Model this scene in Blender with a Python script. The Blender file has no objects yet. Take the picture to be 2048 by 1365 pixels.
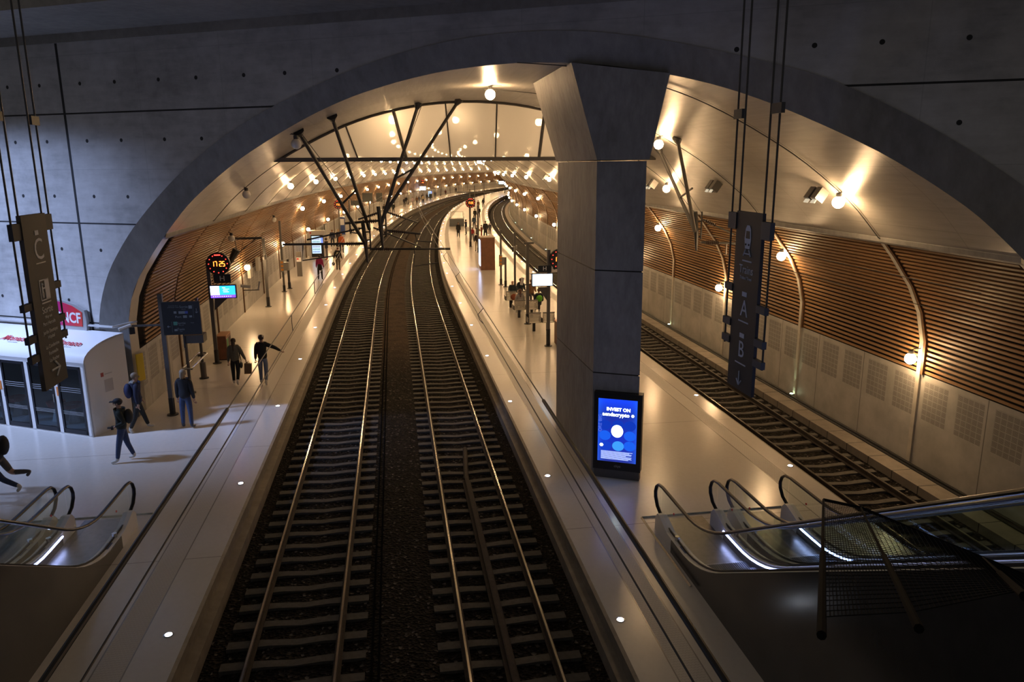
import bpy, bmesh, math, random
import numpy as np
from mathutils import Vector, Matrix
random.seed(7)
SC = bpy.context.scene
COL = SC.collection
R = math.radians

# ---------------- camera, world, exposure, large lights ----------------
cam_d = bpy.data.cameras.new('camera'); cam = bpy.data.objects.new('camera', cam_d); COL.objects.link(cam)
cam_d.sensor_width = 36.0; cam_d.lens = 36.0 * 1519.2 / 2048; cam_d.clip_end = 900; cam_d.clip_start = 0.05
cam.matrix_world = Matrix.Translation((0, 0, 7.56)) @ Matrix.Rotation(R(90 - 12.958), 4, 'X') @ Matrix.Rotation(-0.00616, 4, 'Z')
SC.camera = cam
SC.view_settings.view_transform = 'Standard'; SC.view_settings.look = 'None'
SC.view_settings.gamma = 1.0; SC.view_settings.use_curve_mapping = False
SC.view_settings.exposure = 0.0
world = bpy.data.worlds.new('hall_ambient'); SC.world = world; world.use_nodes = True
world.node_tree.nodes['Background'].inputs[0].default_value = (0.31, 0.285, 0.26, 1)
world.node_tree.nodes['Background'].inputs[1].default_value = 0.25

def area_light(name, loc, target, size, power, color, spread=180):
    l = bpy.data.lights.new(name, 'AREA'); l.energy = power; l.color = color; l.shape = 'RECTANGLE'
    l.size, l.size_y = size; l.spread = R(spread)
    o = bpy.data.objects.new(name, l); COL.objects.link(o); o.location = loc
    o.rotation_euler = (Vector(target) - Vector(loc)).to_track_quat('-Z', 'Y').to_euler()
    return o
# daylight falling into the station hall through the opening high on the left
area_light('hall_daylight', (-24.5, 16.5, 17.5), (-16.4, 21.6, 5.4), (1.8, 1.8), 415, (0.43, 0.57, 1.0), 44)
LAMP = (1.0, 0.645, 0.325)
LAMP_STRENGTH = 150.0

# ---------------- station axis: (s, d) = metres along the line, metres to the right of it ----------------
_K = np.array([0, 45, 60, 80, 100, 130, 160, 200, 260, 330., 420.])
_V = np.array([-0.1518, -0.1518, -0.1191, -0.0912, -0.0682, -0.0284, 0.0184, 0.084, 0.1812, 0.2946, 0.44])
_S = np.arange(-30, 420, 0.5)
_T = np.interp(_S, _K, _V)
_X = np.concatenate([[0], np.cumsum(np.sin((_T[1:] + _T[:-1]) / 2) * .5)])
_Y = np.concatenate([[0], np.cumsum(np.cos((_T[1:] + _T[:-1]) / 2) * .5)])
_X = _X - np.interp(0, _S, _X) + 2.98; _Y = _Y - np.interp(0, _S, _Y)
def FR(s, d):
    t = float(np.interp(s, _S, _T)); x = float(np.interp(s, _S, _X)); y = float(np.interp(s, _S, _Y))
    return x + d * math.cos(t), y - d * math.sin(t), t
def W(s, d, z=0.0):
    x, y, t = FR(s, d); return Vector((x, y, z))
# portal wall frame: u to the right along the wall, off into the tunnel
P0 = Vector((1.94, 17.67, 0)); PU = Vector((0.947, -0.321, 0)); PN = Vector((0.321, 0.947, 0)); PROT = math.atan2(-0.321, 0.947)
def PW(u, off, z=0.0):
    return P0 + PU * u + PN * off + Vector((0, 0, z))
_c, _sn = math.cos(-0.1518), math.sin(-0.1518)
def s_at_portal(d, off):
    bx, by = 2.98 + d * _c - P0.x, -d * _sn - P0.y
    return (off - (bx * PN.x + by * PN.y)) / (PN.x * _sn + PN.y * _c)

PROF = [(11.05, 2.9), (10.85, 3.7), (10.5, 4.4), (9.9, 5.2), (9.2, 6.0), (8.5, 6.7), (7.3, 7.6), (6.2, 8.25), (5, 8.85), (3.9, 9.28), (2.7, 9.6), (1.4, 9.82), (0, 9.9)]
def _cat(P, n):
    out = []
    for i in range(len(P) - 1):
        p0, p1, p2, p3 = [np.array(P[max(0, min(len(P) - 1, j))]) for j in (i - 1, i, i + 1, i + 2)]
        for k in range(n):
            t = k / n; out.append(tuple(float(q) for q in .5 * (2 * p1 + (p2 - p0) * t + (2 * p0 - 5 * p1 + 4 * p2 - p3) * t * t + (3 * p1 - p0 - 3 * p2 + p3) * t ** 3)))
    return out + [tuple(P[-1])]
VPROF = _cat(PROF, 3)
def prof_z(d):
    d = abs(d); p = VPROF[::-1]
    return float(np.interp(d, [q[0] for q in p], [q[1] for q in p]))
def prof_d(z):
    return float(np.interp(z, [q[1] for q in VPROF], [q[0] for q in VPROF]))

# ---------------- materials ----------------
MATS = {}
class NT:
    def __init__(s, name):
        s.m = bpy.data.materials.new(name); s.m.use_nodes = True; s.t = s.m.node_tree; s.n = s.t.nodes; s.l = s.t.links
        s.b = s.n['Principled BSDF']; s.out = s.n['Material Output']
    def node(s, kind, **kw):
        n = s.n.new(kind)
        for k, v in kw.items(): setattr(n, k, v)
        return n
    def M(s, op, a, b=None, c=None):
        n = s.n.new('ShaderNodeMath'); n.operation = op
        for i, q in enumerate((a, b, c)):
            if q is None: continue
            if isinstance(q, (int, float)): n.inputs[i].default_value = q
            else: s.l.new(q, n.inputs[i])
        return n.outputs[0]
    def uv(s):
        n = s.n.new('ShaderNodeUVMap'); x = s.n.new('ShaderNodeSeparateXYZ'); s.l.new(n.outputs[0], x.inputs[0])
        return x.outputs[0], x.outputs[1]
    def noise(s, scale, detail=4, vec=None, rough=.6, stretch=None):
        n = s.n.new('ShaderNodeTexNoise'); n.inputs['Scale'].default_value = scale; n.inputs['Detail'].default_value = detail
        n.inputs['Roughness'].default_value = rough
        if vec is None: vec = s.obj()
        if stretch:
            mp = s.n.new('ShaderNodeMapping'); mp.inputs['Scale'].default_value = stretch; s.l.new(vec, mp.inputs[0]); vec = mp.outputs[0]
        s.l.new(vec, n.inputs['Vector']); return n.outputs[0]
    def obj(s):
        return s.n.new('ShaderNodeTexCoord').outputs['Object']
    def uvv(s):
        return s.n.new('ShaderNodeUVMap').outputs[0]
    def ramp(s, f, stops):
        r = s.n.new('ShaderNodeValToRGB'); e = r.color_ramp.elements
        while len(e) < len(stops): e.new(.5)
        for el, (p, c) in zip(e, stops): el.position = p; el.color = (*c, 1)
        s.l.new(f, r.inputs[0]); return r.outputs[0]
    def mix(s, f, a, b, mode='MIX'):
        n = s.n.new('ShaderNodeMix'); n.data_type = 'RGBA'; n.blend_type = mode
        for i, q in ((0, f), (6, a), (7, b)):
            if isinstance(q, (int, float)): n.inputs[i].default_value = q
            elif isinstance(q, tuple): n.inputs[i].default_value = (*q, 1)
            else: s.l.new(q, n.inputs[i])
        return n.outputs[2]
    def col(s, c):
        if isinstance(c, tuple): s.b.inputs['Base Color'].default_value = (*c, 1)
        else: s.l.new(c, s.b.inputs['Base Color'])
    def bump(s, h, strength=.3, dist=.02):
        b = s.n.new('ShaderNodeBump'); b.inputs['Strength'].default_value = strength; b.inputs['Distance'].default_value = dist
        s.l.new(h, b.inputs['Height']); s.l.new(b.outputs[0], s.b.inputs['Normal'])
    def set(s, **k):
        names = dict(rough='Roughness', metal='Metallic', spec='Specular IOR Level', alpha='Alpha', coat='Coat Weight')
        for a, v in k.items():
            i = s.b.inputs[names[a]]
            if isinstance(v, (int, float)): i.default_value = v
            else: s.l.new(v, i)
def mat(name, c, rough=.5, metal=0., var=0., scale=6., bump=0., spec=.5):
    if name in MATS: return MATS[name]
    t = NT(name); t.set(rough=rough, metal=metal, spec=spec)
    if var:
        f = t.noise(scale, 5)
        t.col(t.ramp(f, [(.3, tuple(q * (1 - var) for q in c)), (.7, tuple(min(1, q * (1 + var)) for q in c))]))
        if bump: t.bump(f, bump, .01)
    else: t.col(c)
    MATS[name] = t.m; return t.m
def emat(name, c, strength, base=(0, 0, 0)):
    if name in MATS: return MATS[name]
    t = NT(name); t.col(base); t.b.inputs['Emission Color'].default_value = (*c, 1); t.b.inputs['Emission Strength'].default_value = strength
    MATS[name] = t.m; return t.m

def line_mask(t, x, period, off, width):
    # 1 on a thin line every `period`
    a = t.M('PINGPONG', t.M('ADD', x, -off), period / 2)
    return t.M('LESS_THAN', a, width / 2)

def m_portal():
    t = NT('portal_concrete'); u, v = t.uv(); ob = t.obj()
    n1 = t.noise(.45, 6, ob); n2 = t.noise(3.0, 6, ob); n3 = t.noise(1.2, 5, ob, .6, (1, 1, 5))
    f = t.M('ADD', t.M('MULTIPLY', n1, .5), t.M('ADD', t.M('MULTIPLY', n2, .25), t.M('MULTIPLY', n3, .25)))
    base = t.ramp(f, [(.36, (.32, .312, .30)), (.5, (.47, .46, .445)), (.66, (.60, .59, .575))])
    ln = None
    for z in (9.1, 6.0, 3.0):
        q = t.M('LESS_THAN', t.M('ABSOLUTE', t.M('ADD', v, -z)), .022); ln = q if ln is None else t.M('MAXIMUM', ln, q)
    ln = t.M('MAXIMUM', ln, t.M('LESS_THAN', t.M('ABSOLUTE', t.M('ADD', u, 15.52)), .045))
    faint = line_mask(t, u, 2.75, -15.52, .02)
    faint = t.M('MULTIPLY', t.M('MAXIMUM', faint, line_mask(t, v, 1.56, 9.1, .02)), .22)
    hole = None
    for a in (4.43, 5.67):
        du = t.M('PINGPONG', t.M('ADD', u, -a), 1.375)
        dv = t.M('PINGPONG', t.M('ADD', v, -8.34), .78)
        dd = t.M('SQRT', t.M('ADD', t.M('POWER', du, 2), t.M('POWER', dv, 2)))
        q = t.M('LESS_THAN', dd, .052); hole = q if hole is None else t.M('MAXIMUM', hole, q)
    c = t.mix(t.M('MAXIMUM', faint, 0), base, (.16, .16, .16))
    c = t.mix(t.M('MAXIMUM', ln, hole), c, (.02, .02, .02))
    t.col(c); t.set(rough=.72); t.bump(n2, .15, .02); return t.m
def m_concrete(name, lo, hi, rough, streak=(1, 1, 1), sc=1.0, bump=.1):
    t = NT(name); ob = t.obj()
    f = t.M('ADD', t.M('MULTIPLY', t.noise(.5 * sc, 6, ob, .6, streak), .6), t.M('MULTIPLY', t.noise(4 * sc, 6, ob, .65, streak), .4))
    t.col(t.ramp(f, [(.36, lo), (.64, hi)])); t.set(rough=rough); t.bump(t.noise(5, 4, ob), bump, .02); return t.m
def m_ceiling():
    # smooth precast vault units: joints at the ribs and along the units, satin finish
    t = NT('vault_concrete'); s, a = t.uv(); ob = t.uvv()
    f = t.M('ADD', t.M('MULTIPLY', t.noise(.5, 6, ob, .6, (1, 1, 1)), .5), t.M('MULTIPLY', t.noise(2.5, 6, ob, .6, (.25, 3, 1)), .5))
    c = t.ramp(f, [(.35, (.36, .34, .31)), (.65, (.50, .475, .435))])
    j = t.M('MAXIMUM', line_mask(t, s, 6.25, 18.5, .05), t.M('MULTIPLY', line_mask(t, s, 6.25, 21.6, .025), .5))
    j = t.M('MAXIMUM', j, t.M('MULTIPLY', line_mask(t, a, 2.2, .6, .02), .4))
    t.col(t.mix(j, c, (.2, .18, .15))); t.set(rough=.36, spec=.5)
    t.bump(t.noise(1.6, 5, ob, .6, (.35, 3, 1)), .25, .03); return t.m
def m_panel():
    t = NT('acoustic_wall_panel'); s, z = t.uv(); ob = t.uvv()
    f = t.noise(1.1, 6, ob)
    base = t.ramp(f, [(.35, (.36, .35, .325)), (.65, (.49, .475, .445))])
    us = t.M('MODULO', t.M('ADD', s, 1000 - 18.5 + .1), 1.25)
    inx = t.M('MULTIPLY', t.M('GREATER_THAN', us, .2), t.M('LESS_THAN', us, 1.12))
    inz = t.M('MULTIPLY', t.M('GREATER_THAN', z, .78), t.M('LESS_THAN', z, 1.86))
    bx = t.M('LESS_THAN', t.M('FRACT', t.M('DIVIDE', t.M('ADD', us, -.2), .184)), .86)
    bz = t.M('LESS_THAN', t.M('FRACT', t.M('DIVIDE', t.M('ADD', z, -.78), .154)), .84)
    sl = t.M('LESS_THAN', t.M('FRACT', t.M('DIVIDE', t.M('ADD', z, -.78), .0257)), .5)
    holes = t.M('MULTIPLY', t.M('MULTIPLY', inx, inz), t.M('MULTIPLY', t.M('MULTIPLY', bx, bz), sl))
    c = t.mix(t.M('MULTIPLY', t.M('MULTIPLY', inx, inz), .3), base, (.25, .24, .22))
    c = t.mix(t.M('MULTIPLY', holes, .9), c, (.14, .13, .12))
    c = t.mix(t.M('MULTIPLY', line_mask(t, s, 2.5, 18.5, .03), .8), c, (.1, .1, .09))
    t.col(c); t.set(rough=.6); return t.m
def m_floor(name='platform_floor'):
    t = NT(name); s, d = t.uv(); ob = t.uvv()
    f = t.M('ADD', t.M('MULTIPLY', t.noise(.35, 5, ob), .5), t.M('MULTIPLY', t.noise(9, 6, ob), .5))
    c = t.ramp(f, [(.3, (.63, .60, .55)), (.7, (.71, .68, .63))])
    j = t.M('MAXIMUM', line_mask(t, s, 6.25, 15.0, .02), line_mask(t, d, 200, 0, 0))
    for dd in (-7.8, -7.32, 1.02, 1.5, 6.5, 6.03):
        j = t.M('MAXIMUM', j, t.M('LESS_THAN', t.M('ABSOLUTE', t.M('ADD', d, -dd)), .012))
    t.col(t.mix(t.M('MULTIPLY', j, .7), c, (.16, .14, .12)))
    t.set(rough=t.M('ADD', t.M('MULTIPLY', t.noise(.5, 2, ob), .08), .19), spec=.55)
    t.bump(t.noise(1.2, 2, ob), .02, .02); return t.m
def m_tactile():
    t = NT('tactile_strip'); s, d = t.uv()
    a = t.M('PINGPONG', s, .03); b = t.M('PINGPONG', t.M('ADD', d, t.M('MULTIPLY', t.M('GREATER_THAN', t.M('FRACT', t.M('DIVIDE', s, .12)), .5), .03)), .03)
    q = t.M('SQRT', t.M('ADD', t.M('POWER', a, 2), t.M('POWER', b, 2)))
    h = t.M('LESS_THAN', q, .014)
    t.col(t.mix(h, (.60, .57, .52), (.46, .43, .39))); t.set(rough=.45); t.bump(h, .8, .01); return t.m
def m_walk():
    t = NT('walkway_slab'); s, d = t.uv()
    c = t.ramp(t.noise(2.0, 5, t.uvv()), [(.3, (.19, .165, .14)), (.7, (.28, .245, .205))])
    t.col(t.mix(line_mask(t, s, 1.05, 0, .03), c, (.02, .02, .02))); t.set(rough=.75); return t.m
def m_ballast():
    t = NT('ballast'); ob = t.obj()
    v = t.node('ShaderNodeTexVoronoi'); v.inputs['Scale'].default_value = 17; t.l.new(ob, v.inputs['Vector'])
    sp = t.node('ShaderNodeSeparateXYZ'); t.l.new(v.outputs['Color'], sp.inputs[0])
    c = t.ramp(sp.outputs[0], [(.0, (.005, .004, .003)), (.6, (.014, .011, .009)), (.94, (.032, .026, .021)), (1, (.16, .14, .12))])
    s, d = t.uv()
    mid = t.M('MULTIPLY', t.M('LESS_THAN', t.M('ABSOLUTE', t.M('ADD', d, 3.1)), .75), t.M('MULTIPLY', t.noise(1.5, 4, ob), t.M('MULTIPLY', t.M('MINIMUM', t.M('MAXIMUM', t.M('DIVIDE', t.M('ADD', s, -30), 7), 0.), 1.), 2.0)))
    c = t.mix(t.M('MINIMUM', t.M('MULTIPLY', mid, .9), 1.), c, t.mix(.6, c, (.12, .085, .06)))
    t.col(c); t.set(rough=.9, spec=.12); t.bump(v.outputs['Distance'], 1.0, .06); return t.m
def m_slat():
    t = NT('larch_slat'); s, a = t.uv()
    cell = t.M('ADD', t.M('FLOOR', t.M('DIVIDE', t.M('ADD', s, t.M('MULTIPLY', a, 3.7)), 1.56)), t.M('MULTIPLY', a, 37.0))
    w = t.node('ShaderNodeTexWhiteNoise', noise_dimensions='1D'); t.l.new(cell, w.inputs['W'])
    c = t.ramp(w.outputs[0], [(0, (.22, .115, .05)), (.5, (.34, .19, .085)), (1, (.47, .27, .13))])
    g = t.noise(6, 4, t.uvv(), .6, (.6, 25, 1))
    t.col(t.mix(t.M('MULTIPLY', g, .4), c, (.12, .055, .02))); t.set(rough=.55); return t.m
def m_glass(name='glass', tint=(.93, .97, .96), gloss=.09, rough=.02):
    if name in MATS: return MATS[name]
    t = NT(name); tr = t.node('ShaderNodeBsdfTransparent'); tr.inputs[0].default_value = (*tint, 1)
    gl = t.node('ShaderNodeBsdfGlossy'); gl.inputs['Roughness'].default_value = rough
    fr = t.node('ShaderNodeLayerWeight'); fr.inputs[0].default_value = .5
    mx = t.node('ShaderNodeMixShader'); t.l.new(t.M('ADD', t.M('MULTIPLY', t.M('POWER', fr.outputs['Facing'], 4), .5), gloss * .5), mx.inputs[0])
    t.l.new(tr.outputs[0], mx.inputs[1]); t.l.new(gl.outputs[0], mx.inputs[2]); t.l.new(mx.outputs[0], t.out.inputs[0])
    MATS[name] = t.m; return t.m
def m_screen_glass():
    # satin smoke-screen glass: partly see-through, partly scattering, satin reflection
    t = NT('satin_glass'); tr = t.node('ShaderNodeBsdfTransparent'); tr.inputs[0].default_value = (.96, .96, .94, 1)
    df = t.node('ShaderNodeBsdfTranslucent'); df.inputs[0].default_value = (1, .99, .97, 1)
    d2 = t.node('ShaderNodeBsdfDiffuse'); d2.inputs[0].default_value = (.8, .8, .78, 1)
    gl = t.node('ShaderNodeBsdfGlossy'); gl.inputs['Roughness'].default_value = .27
    a = t.node('ShaderNodeMixShader'); a.inputs[0].default_value = .25; t.l.new(df.outputs[0], a.inputs[1]); t.l.new(d2.outputs[0], a.inputs[2])
    b = t.node('ShaderNodeMixShader'); b.inputs[0].default_value = .80; t.l.new(tr.outputs[0], b.inputs[1]); t.l.new(a.outputs[0], b.inputs[2])
    c = t.node('ShaderNodeMixShader'); c.inputs[0].default_value = .16; t.l.new(b.outputs[0], c.inputs[1]); t.l.new(gl.outputs[0], c.inputs[2])
    t.l.new(c.outputs[0], t.out.inputs[0]); return t.m

STEEL = mat('painted_dark_steel', (.055, .055, .055), .4, .3)
GREYST = mat('grey_painted_steel', (.11, .105, .10), .42, .4)
BLACK = mat('black_paint', (.012, .012, .013), .45)
RUBBER = mat('black_rubber', (.010, .010, .011), .4, 0, 0, 6, 0, .3)
CHROME = mat('brushed_steel', (.55, .55, .54), .25, 1)
WHITE = mat('white_lacquer', (.78, .78, .78), .35)
WHITEP = mat('white_print', (.75, .75, .75), .6)
CONC = m_concrete('raw_concrete', (.20, .195, .185), (.33, .32, .305), .65, (1, 1, .35))
PILC = m_concrete('pillar_concrete', (.22, .21, .20), (.36, .35, .335), .6, (1, 1, .4), 1.6)
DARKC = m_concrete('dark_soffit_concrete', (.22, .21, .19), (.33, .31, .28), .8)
LIPM = mat('platform_lip', (.27, .24, .20), .6, 0, .2, 3)
PLATF = mat('platform_face', (.10, .09, .08), .8, 0, .3, 3)
SLEEP = mat('sleeper_concrete', (.08, .075, .067), .8, 0, .25, 8)
RAILTOP = mat('worn_rail', (.42, .39, .36), .16, 1)
RAILWEB = mat('rusty_rail', (.035, .024, .018), .8, 0, .3, 10)
GLASS = m_glass()
GLOBE = emat('lit_globe', LAMP, LAMP_STRENGTH, (1, 1, 1))
GLOBEOFF = mat('unlit_globe', (.72, .70, .66), .15)

# ---------------- mesh helpers ----------------
class MB:
    def __init__(s): s.v = []; s.f = []; s.u = {}; s.mi = {}; s.cur = 0
    def face(s, idx, uv=None):
        if uv: s.u[len(s.f)] = uv
        if s.cur: s.mi[len(s.f)] = s.cur
        s.f.append(tuple(idx))
    def box(s, c, size, rz=0., M=None):
        x, y, z = [q / 2 for q in size]; b = len(s.v); cr, sr = math.cos(rz), math.sin(rz)
        for dx, dy, dz in ((-x, -y, -z), (x, -y, -z), (x, y, -z), (-x, y, -z), (-x, -y, z), (x, -y, z), (x, y, z), (-x, y, z)):
            p = Vector((dx * cr - dy * sr, dx * sr + dy * cr, dz))
            if M: p = M @ p
            s.v.append(Vector(c) + p)
        for f in ((0, 3, 2, 1), (4, 5, 6, 7), (0, 1, 5, 4), (1, 2, 6, 5), (2, 3, 7, 6), (3, 0, 4, 7)): s.face([b + i for i in f])
        return s
    def bx(s, x0, x1, y0, y1, z0, z1): return s.box(((x0 + x1) / 2, (y0 + y1) / 2, (z0 + z1) / 2), (x1 - x0, y1 - y0, z1 - z0))
    def tube(s, pts, r, n=8, cap=True, squash=1.):
        pts = [Vector(p) for p in pts]; b = len(s.v); N = len(pts)
        up0 = None
        for i, p in enumerate(pts):
            t = (pts[min(i + 1, N - 1)] - pts[max(i - 1, 0)]).normalized()
            if up0 is None:
                up0 = Vector((0, 0, 1)) if abs(t.z) < .9 else Vector((1, 0, 0))
            a = t.cross(up0)
            if a.length < 1e-4: a = t.cross(Vector((0, 1, 0)))
            a.normalize(); c = a.cross(t).normalized(); up0 = c
            rr = r[i] if isinstance(r, (list, tuple)) else r
            for k in range(n):
                q = 2 * math.pi * k / n
                s.v.append(p + a * math.cos(q) * rr + c * math.sin(q) * rr * squash)
        for i in range(N - 1):
            for k in range(n):
                s.face([b + i * n + k, b + i * n + (k + 1) % n, b + (i + 1) * n + (k + 1) % n, b + (i + 1) * n + k])
        if cap:
            s.face([b + k for k in range(n)][::-1]); s.face([b + (N - 1) * n + k for k in range(n)])
        return s
    def lathe(s, prof, c=(0, 0, 0), n=16, axis='z'):
        b = len(s.v); c = Vector(c)
        for r, z in prof:
            for k in range(n):
                q = 2 * math.pi * k / n
                p = Vector((r * math.cos(q), r * math.sin(q), z))
                if axis == 'y': p = Vector((p.x, p.z, p.y))
                if axis == 'x': p = Vector((p.z, p.y, p.x))
                s.v.append(c + p)
        for i in range(len(prof) - 1):
            for k in range(n):
                s.face([b + i * n + k, b + i * n + (k + 1) % n, b + (i + 1) * n + (k + 1) % n, b + (i + 1) * n + k])
        if prof[0][0] > 1e-4: s.face([b + k for k in range(n)][::-1])
        if prof[-1][0] > 1e-4: s.face([b + (len(prof) - 1) * n + k for k in range(n)])
        return s
    def ball(s, c, r, n=12, m=8):
        rx, ry, rz = r if isinstance(r, (list, tuple)) else (r, r, r); b = len(s.v)
        for i in range(m + 1):
            a = math.pi * i / m
            for k in range(n):
                q = 2 * math.pi * k / n
                s.v.append(Vector(c) + Vector((rx * math.sin(a) * math.cos(q), ry * math.sin(a) * math.sin(q), -rz * math.cos(a))))
        for i in range(m):
            for k in range(n): s.face([b + i * n + k, b + i * n + (k + 1) % n, b + (i + 1) * n + (k + 1) % n, b + (i + 1) * n + k])
        return s
    def prism(s, poly, ext, M):
        # poly: 2D points, extruded along local z by (z0,z1), mapped by matrix M
        n = len(poly); b = len(s.v)
        for z in ext:
            for p in poly: s.v.append(M @ Vector((p[0], p[1], z)))
        s.face([b + i for i in range(n)][::-1]); s.face([b + n + i for i in range(n)])
        for i in range(n): s.face([b + i, b + (i + 1) % n, b + n + (i + 1) % n, b + n + i])
        return s
    def build(s, name, mats, parent=None, world=False, smooth=False, merge=False):
        me = bpy.data.meshes.new(name); vs = s.v
        if parent is not None and world:
            q = Matrix.Translation(parent.location) @ Matrix.Rotation(parent.rotation_euler.z, 4, 'Z')
            q = q.inverted(); vs = [q @ v for v in vs]
        me.from_pydata([tuple(v) for v in vs], [], s.f)
        if not isinstance(mats, (list, tuple)): mats = [mats]
        for m in mats: me.materials.append(m)
        if s.mi:
            for i, k in s.mi.items(): me.polygons[i].material_index = k
        if s.u:
            ul = me.uv_layers.new(name='UVMap')
            for i, uv in s.u.items():
                for li, c in zip(me.polygons[i].loop_indices, uv): ul.data[li].uv = c
        if smooth:
            me.polygons.foreach_set('use_smooth', [True] * len(me.polygons))
            try: me.set_sharp_from_angle(angle=R(35))
            except Exception: pass
        if merge:
            bm = bmesh.new(); bm.from_mesh(me); bmesh.ops.remove_doubles(bm, verts=bm.verts, dist=1e-4)
            bmesh.ops.dissolve_degenerate(bm, edges=bm.edges, dist=1e-5); bm.to_mesh(me); bm.free()
        me.update()
        o = bpy.data.objects.new(name, me); COL.objects.link(o)
        if parent is not None: o.parent = parent
        return o
def thing(name, label, cat, loc=(0, 0, 0), rz=0., group=None):
    o = bpy.data.objects.new(name, None); COL.objects.link(o); o.empty_display_size = .2
    o.location = loc; o.rotation_euler = (0, 0, rz); tag(o, label, cat, group); return o
def tag(o, label, cat, group=None, kind=None):
    o['label'] = label; o['category'] = cat
    if group: o['group'] = group
    if kind: o['kind'] = kind
    return o
def struct(o, label=None):
    o['kind'] = 'structure'
    if label: o['label'] = label
    return o
def at(name, label, cat, s, d, z=0., group=None, turn=0.):
    x, y, t = FR(s, d); return thing(name, label, cat, (x, y, z), -t + turn, group)
def pt(name, label, cat, u, off, z=0., group=None):
    p = PW(u, off, z); return thing(name, label, cat, p, PROT, group)
def dup(root, loc=None, rz=None, label=None, group=None):
    r = root.copy(); COL.objects.link(r)
    if loc is not None: r.location = loc
    if rz is not None: r.rotation_euler = (0, 0, rz)
    if label: r['label'] = label
    if group: r['group'] = group
    for ch in list(root.children):
        c = ch.copy(); COL.objects.link(c); c.parent = r
        for g in list(ch.children):
            e = g.copy(); COL.objects.link(e); e.parent = c
    return r
def text(name, string, size, m, parent, M, ext=.002, align='CENTER', width=None, bold=0.):
    cu = bpy.data.curves.new(name, 'FONT'); cu.body = string; cu.size = size; cu.align_x = align; cu.align_y = 'CENTER'; cu.extrude = ext; cu.offset = bold
    cu.resolution_u = 3
    t = bpy.data.objects.new('tmp', cu); COL.objects.link(t)
    bpy.context.view_layer.update()
    me = bpy.data.meshes.new_from_object(t.evaluated_get(bpy.context.evaluated_depsgraph_get()))
    bpy.data.objects.remove(t); bpy.data.curves.remove(cu)
    if width:
        xs = [v.co.x for v in me.vertices]; w = max(xs) - min(xs)
        if w > 0: me.transform(Matrix.Diagonal((width / w, 1, 1, 1)))
    me.transform(M); me.materials.clear(); me.materials.append(m); me.name = name
    o = bpy.data.objects.new(name, me); COL.objects.link(o); o.parent = parent; return o
# frame for flat things facing -y (towards the camera): x right, z up
def FACE(x, y, z): return Matrix.Translation((x, y, z)) @ Matrix.Rotation(R(90), 4, 'X')
ORD = ['first', 'second', 'third', 'fourth', 'fifth', 'sixth', 'seventh', 'eighth', 'ninth', 'tenth', 'eleventh', 'twelfth', 'thirteenth', 'fourteenth', 'fifteenth', 'sixteenth', 'seventeenth', 'eighteenth', 'nineteenth', 'twentieth']
ORD += ['twenty-' + w for w in ORD[:9]] + ['thirtieth'] + ['thirty-' + w for w in ORD[:9]] + ['fortieth'] + ['forty-' + w for w in ORD[:9]] + ['fiftieth'] + ['fifty-' + w for w in ORD[:9]]

# ---------------- the setting ----------------
S_END = 345.
def stations(s0, s1=S_END, near=2.5):
    out = []; s = s0
    while s < s1: out.append(s); s += near if s < 60 else 4.
    out.append(s1); return out
def sweep(name, prof, mats, s0=-5., s1=S_END, uvd=True, parent=None, start_off=None, smooth=False, closed=False):
    """prof: list of (d,z); swept along the axis. start_off: first row cut by the portal plane at this offset"""
    mb = MB(); n = len(prof); arc = [0.]
    for a, b in zip(prof, prof[1:]): arc.append(arc[-1] + math.hypot(b[0] - a[0], b[1] - a[1]))
    st = stations(s0 if start_off is None else 42., s1); rows = []
    if start_off is not None:
        for k in range(8):
            rows.append([s_at_portal(d, start_off) + (42. - s_at_portal(d, start_off)) * k / 8 for d, z in prof])
    for s in st: rows.append([s] * n)
    for row in rows:
        for (d, z), s in zip(prof, row): mb.v.append(W(s, d, z))
    m = n if closed else n - 1
    for i in range(len(rows) - 1):
        for k in range(m):
            k2 = (k + 1) % n
            q = [(i, k), (i, k2), (i + 1, k2), (i + 1, k)]
            uv = [(rows[a][b], prof[b][0] if uvd == True else (arc[b] if uvd == 'arc' else prof[b][1])) for a, b in q]
            mb.face([a * n + b for a, b in q], uv)
    if closed:
        mb.face(range(n)); mb.face([(len(rows) - 1) * n + k for k in range(n)][::-1])
    return mb.build(name, mats, parent, smooth=smooth)

FLOOR = m_floor()
# platforms
struct(sweep('floor', [(-11.05, 0), (-9, 0), (-7.8, 0), (-6.62, 0)], FLOOR, -8.))
fl = MB()
q = [W(-8, -40, 0), W(-8, -11.05, 0), W(34, -11.05, 0), W(34, -40, 0)]
fl.v += q; fl.face([0, 1, 2, 3], [(-8, -40), (-8, -11.05), (34, -11.05), (34, -40)])
struct(fl.build('floor', FLOOR))
struct(sweep('floor', [(.43, 0), (2, 0), (4, 0), (6, 0), (7.01, 0)], FLOOR, -8.))
struct(sweep('trim_1', [(-6.62, 0), (-6.56, -.02), (-6.56, -.16), (-6.66, -.18), (-6.66, -.5), (-6.5, -.52), (-6.5, -1.0)], [LIPM], -8.), 'pale stone lip of the left platform')
struct(sweep('trim_2', [(.43, 0), (.37, -.02), (.37, -.16), (.47, -.18), (.47, -.5), (.31, -.52), (.31, -1.0)][::-1], [LIPM], -8.), 'pale stone lip of the island platform on its left side')
struct(sweep('trim_3', [(7.01, 0), (7.07, -.02), (7.07, -.16), (6.97, -.18), (6.97, -1.0)], [LIPM], -8.), 'pale stone lip of the island platform on its right side')
TACT = m_tactile()
struct(sweep('trim_4', [(-7.78, .003), (-7.34, .003)], TACT, -8.))
struct(sweep('trim_5', [(1.04, .003), (1.48, .003)], TACT, -8.))
struct(sweep('trim_6', [(6.05, .003), (6.48, .003)], TACT, -8.))
BAL = m_ballast()
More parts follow.
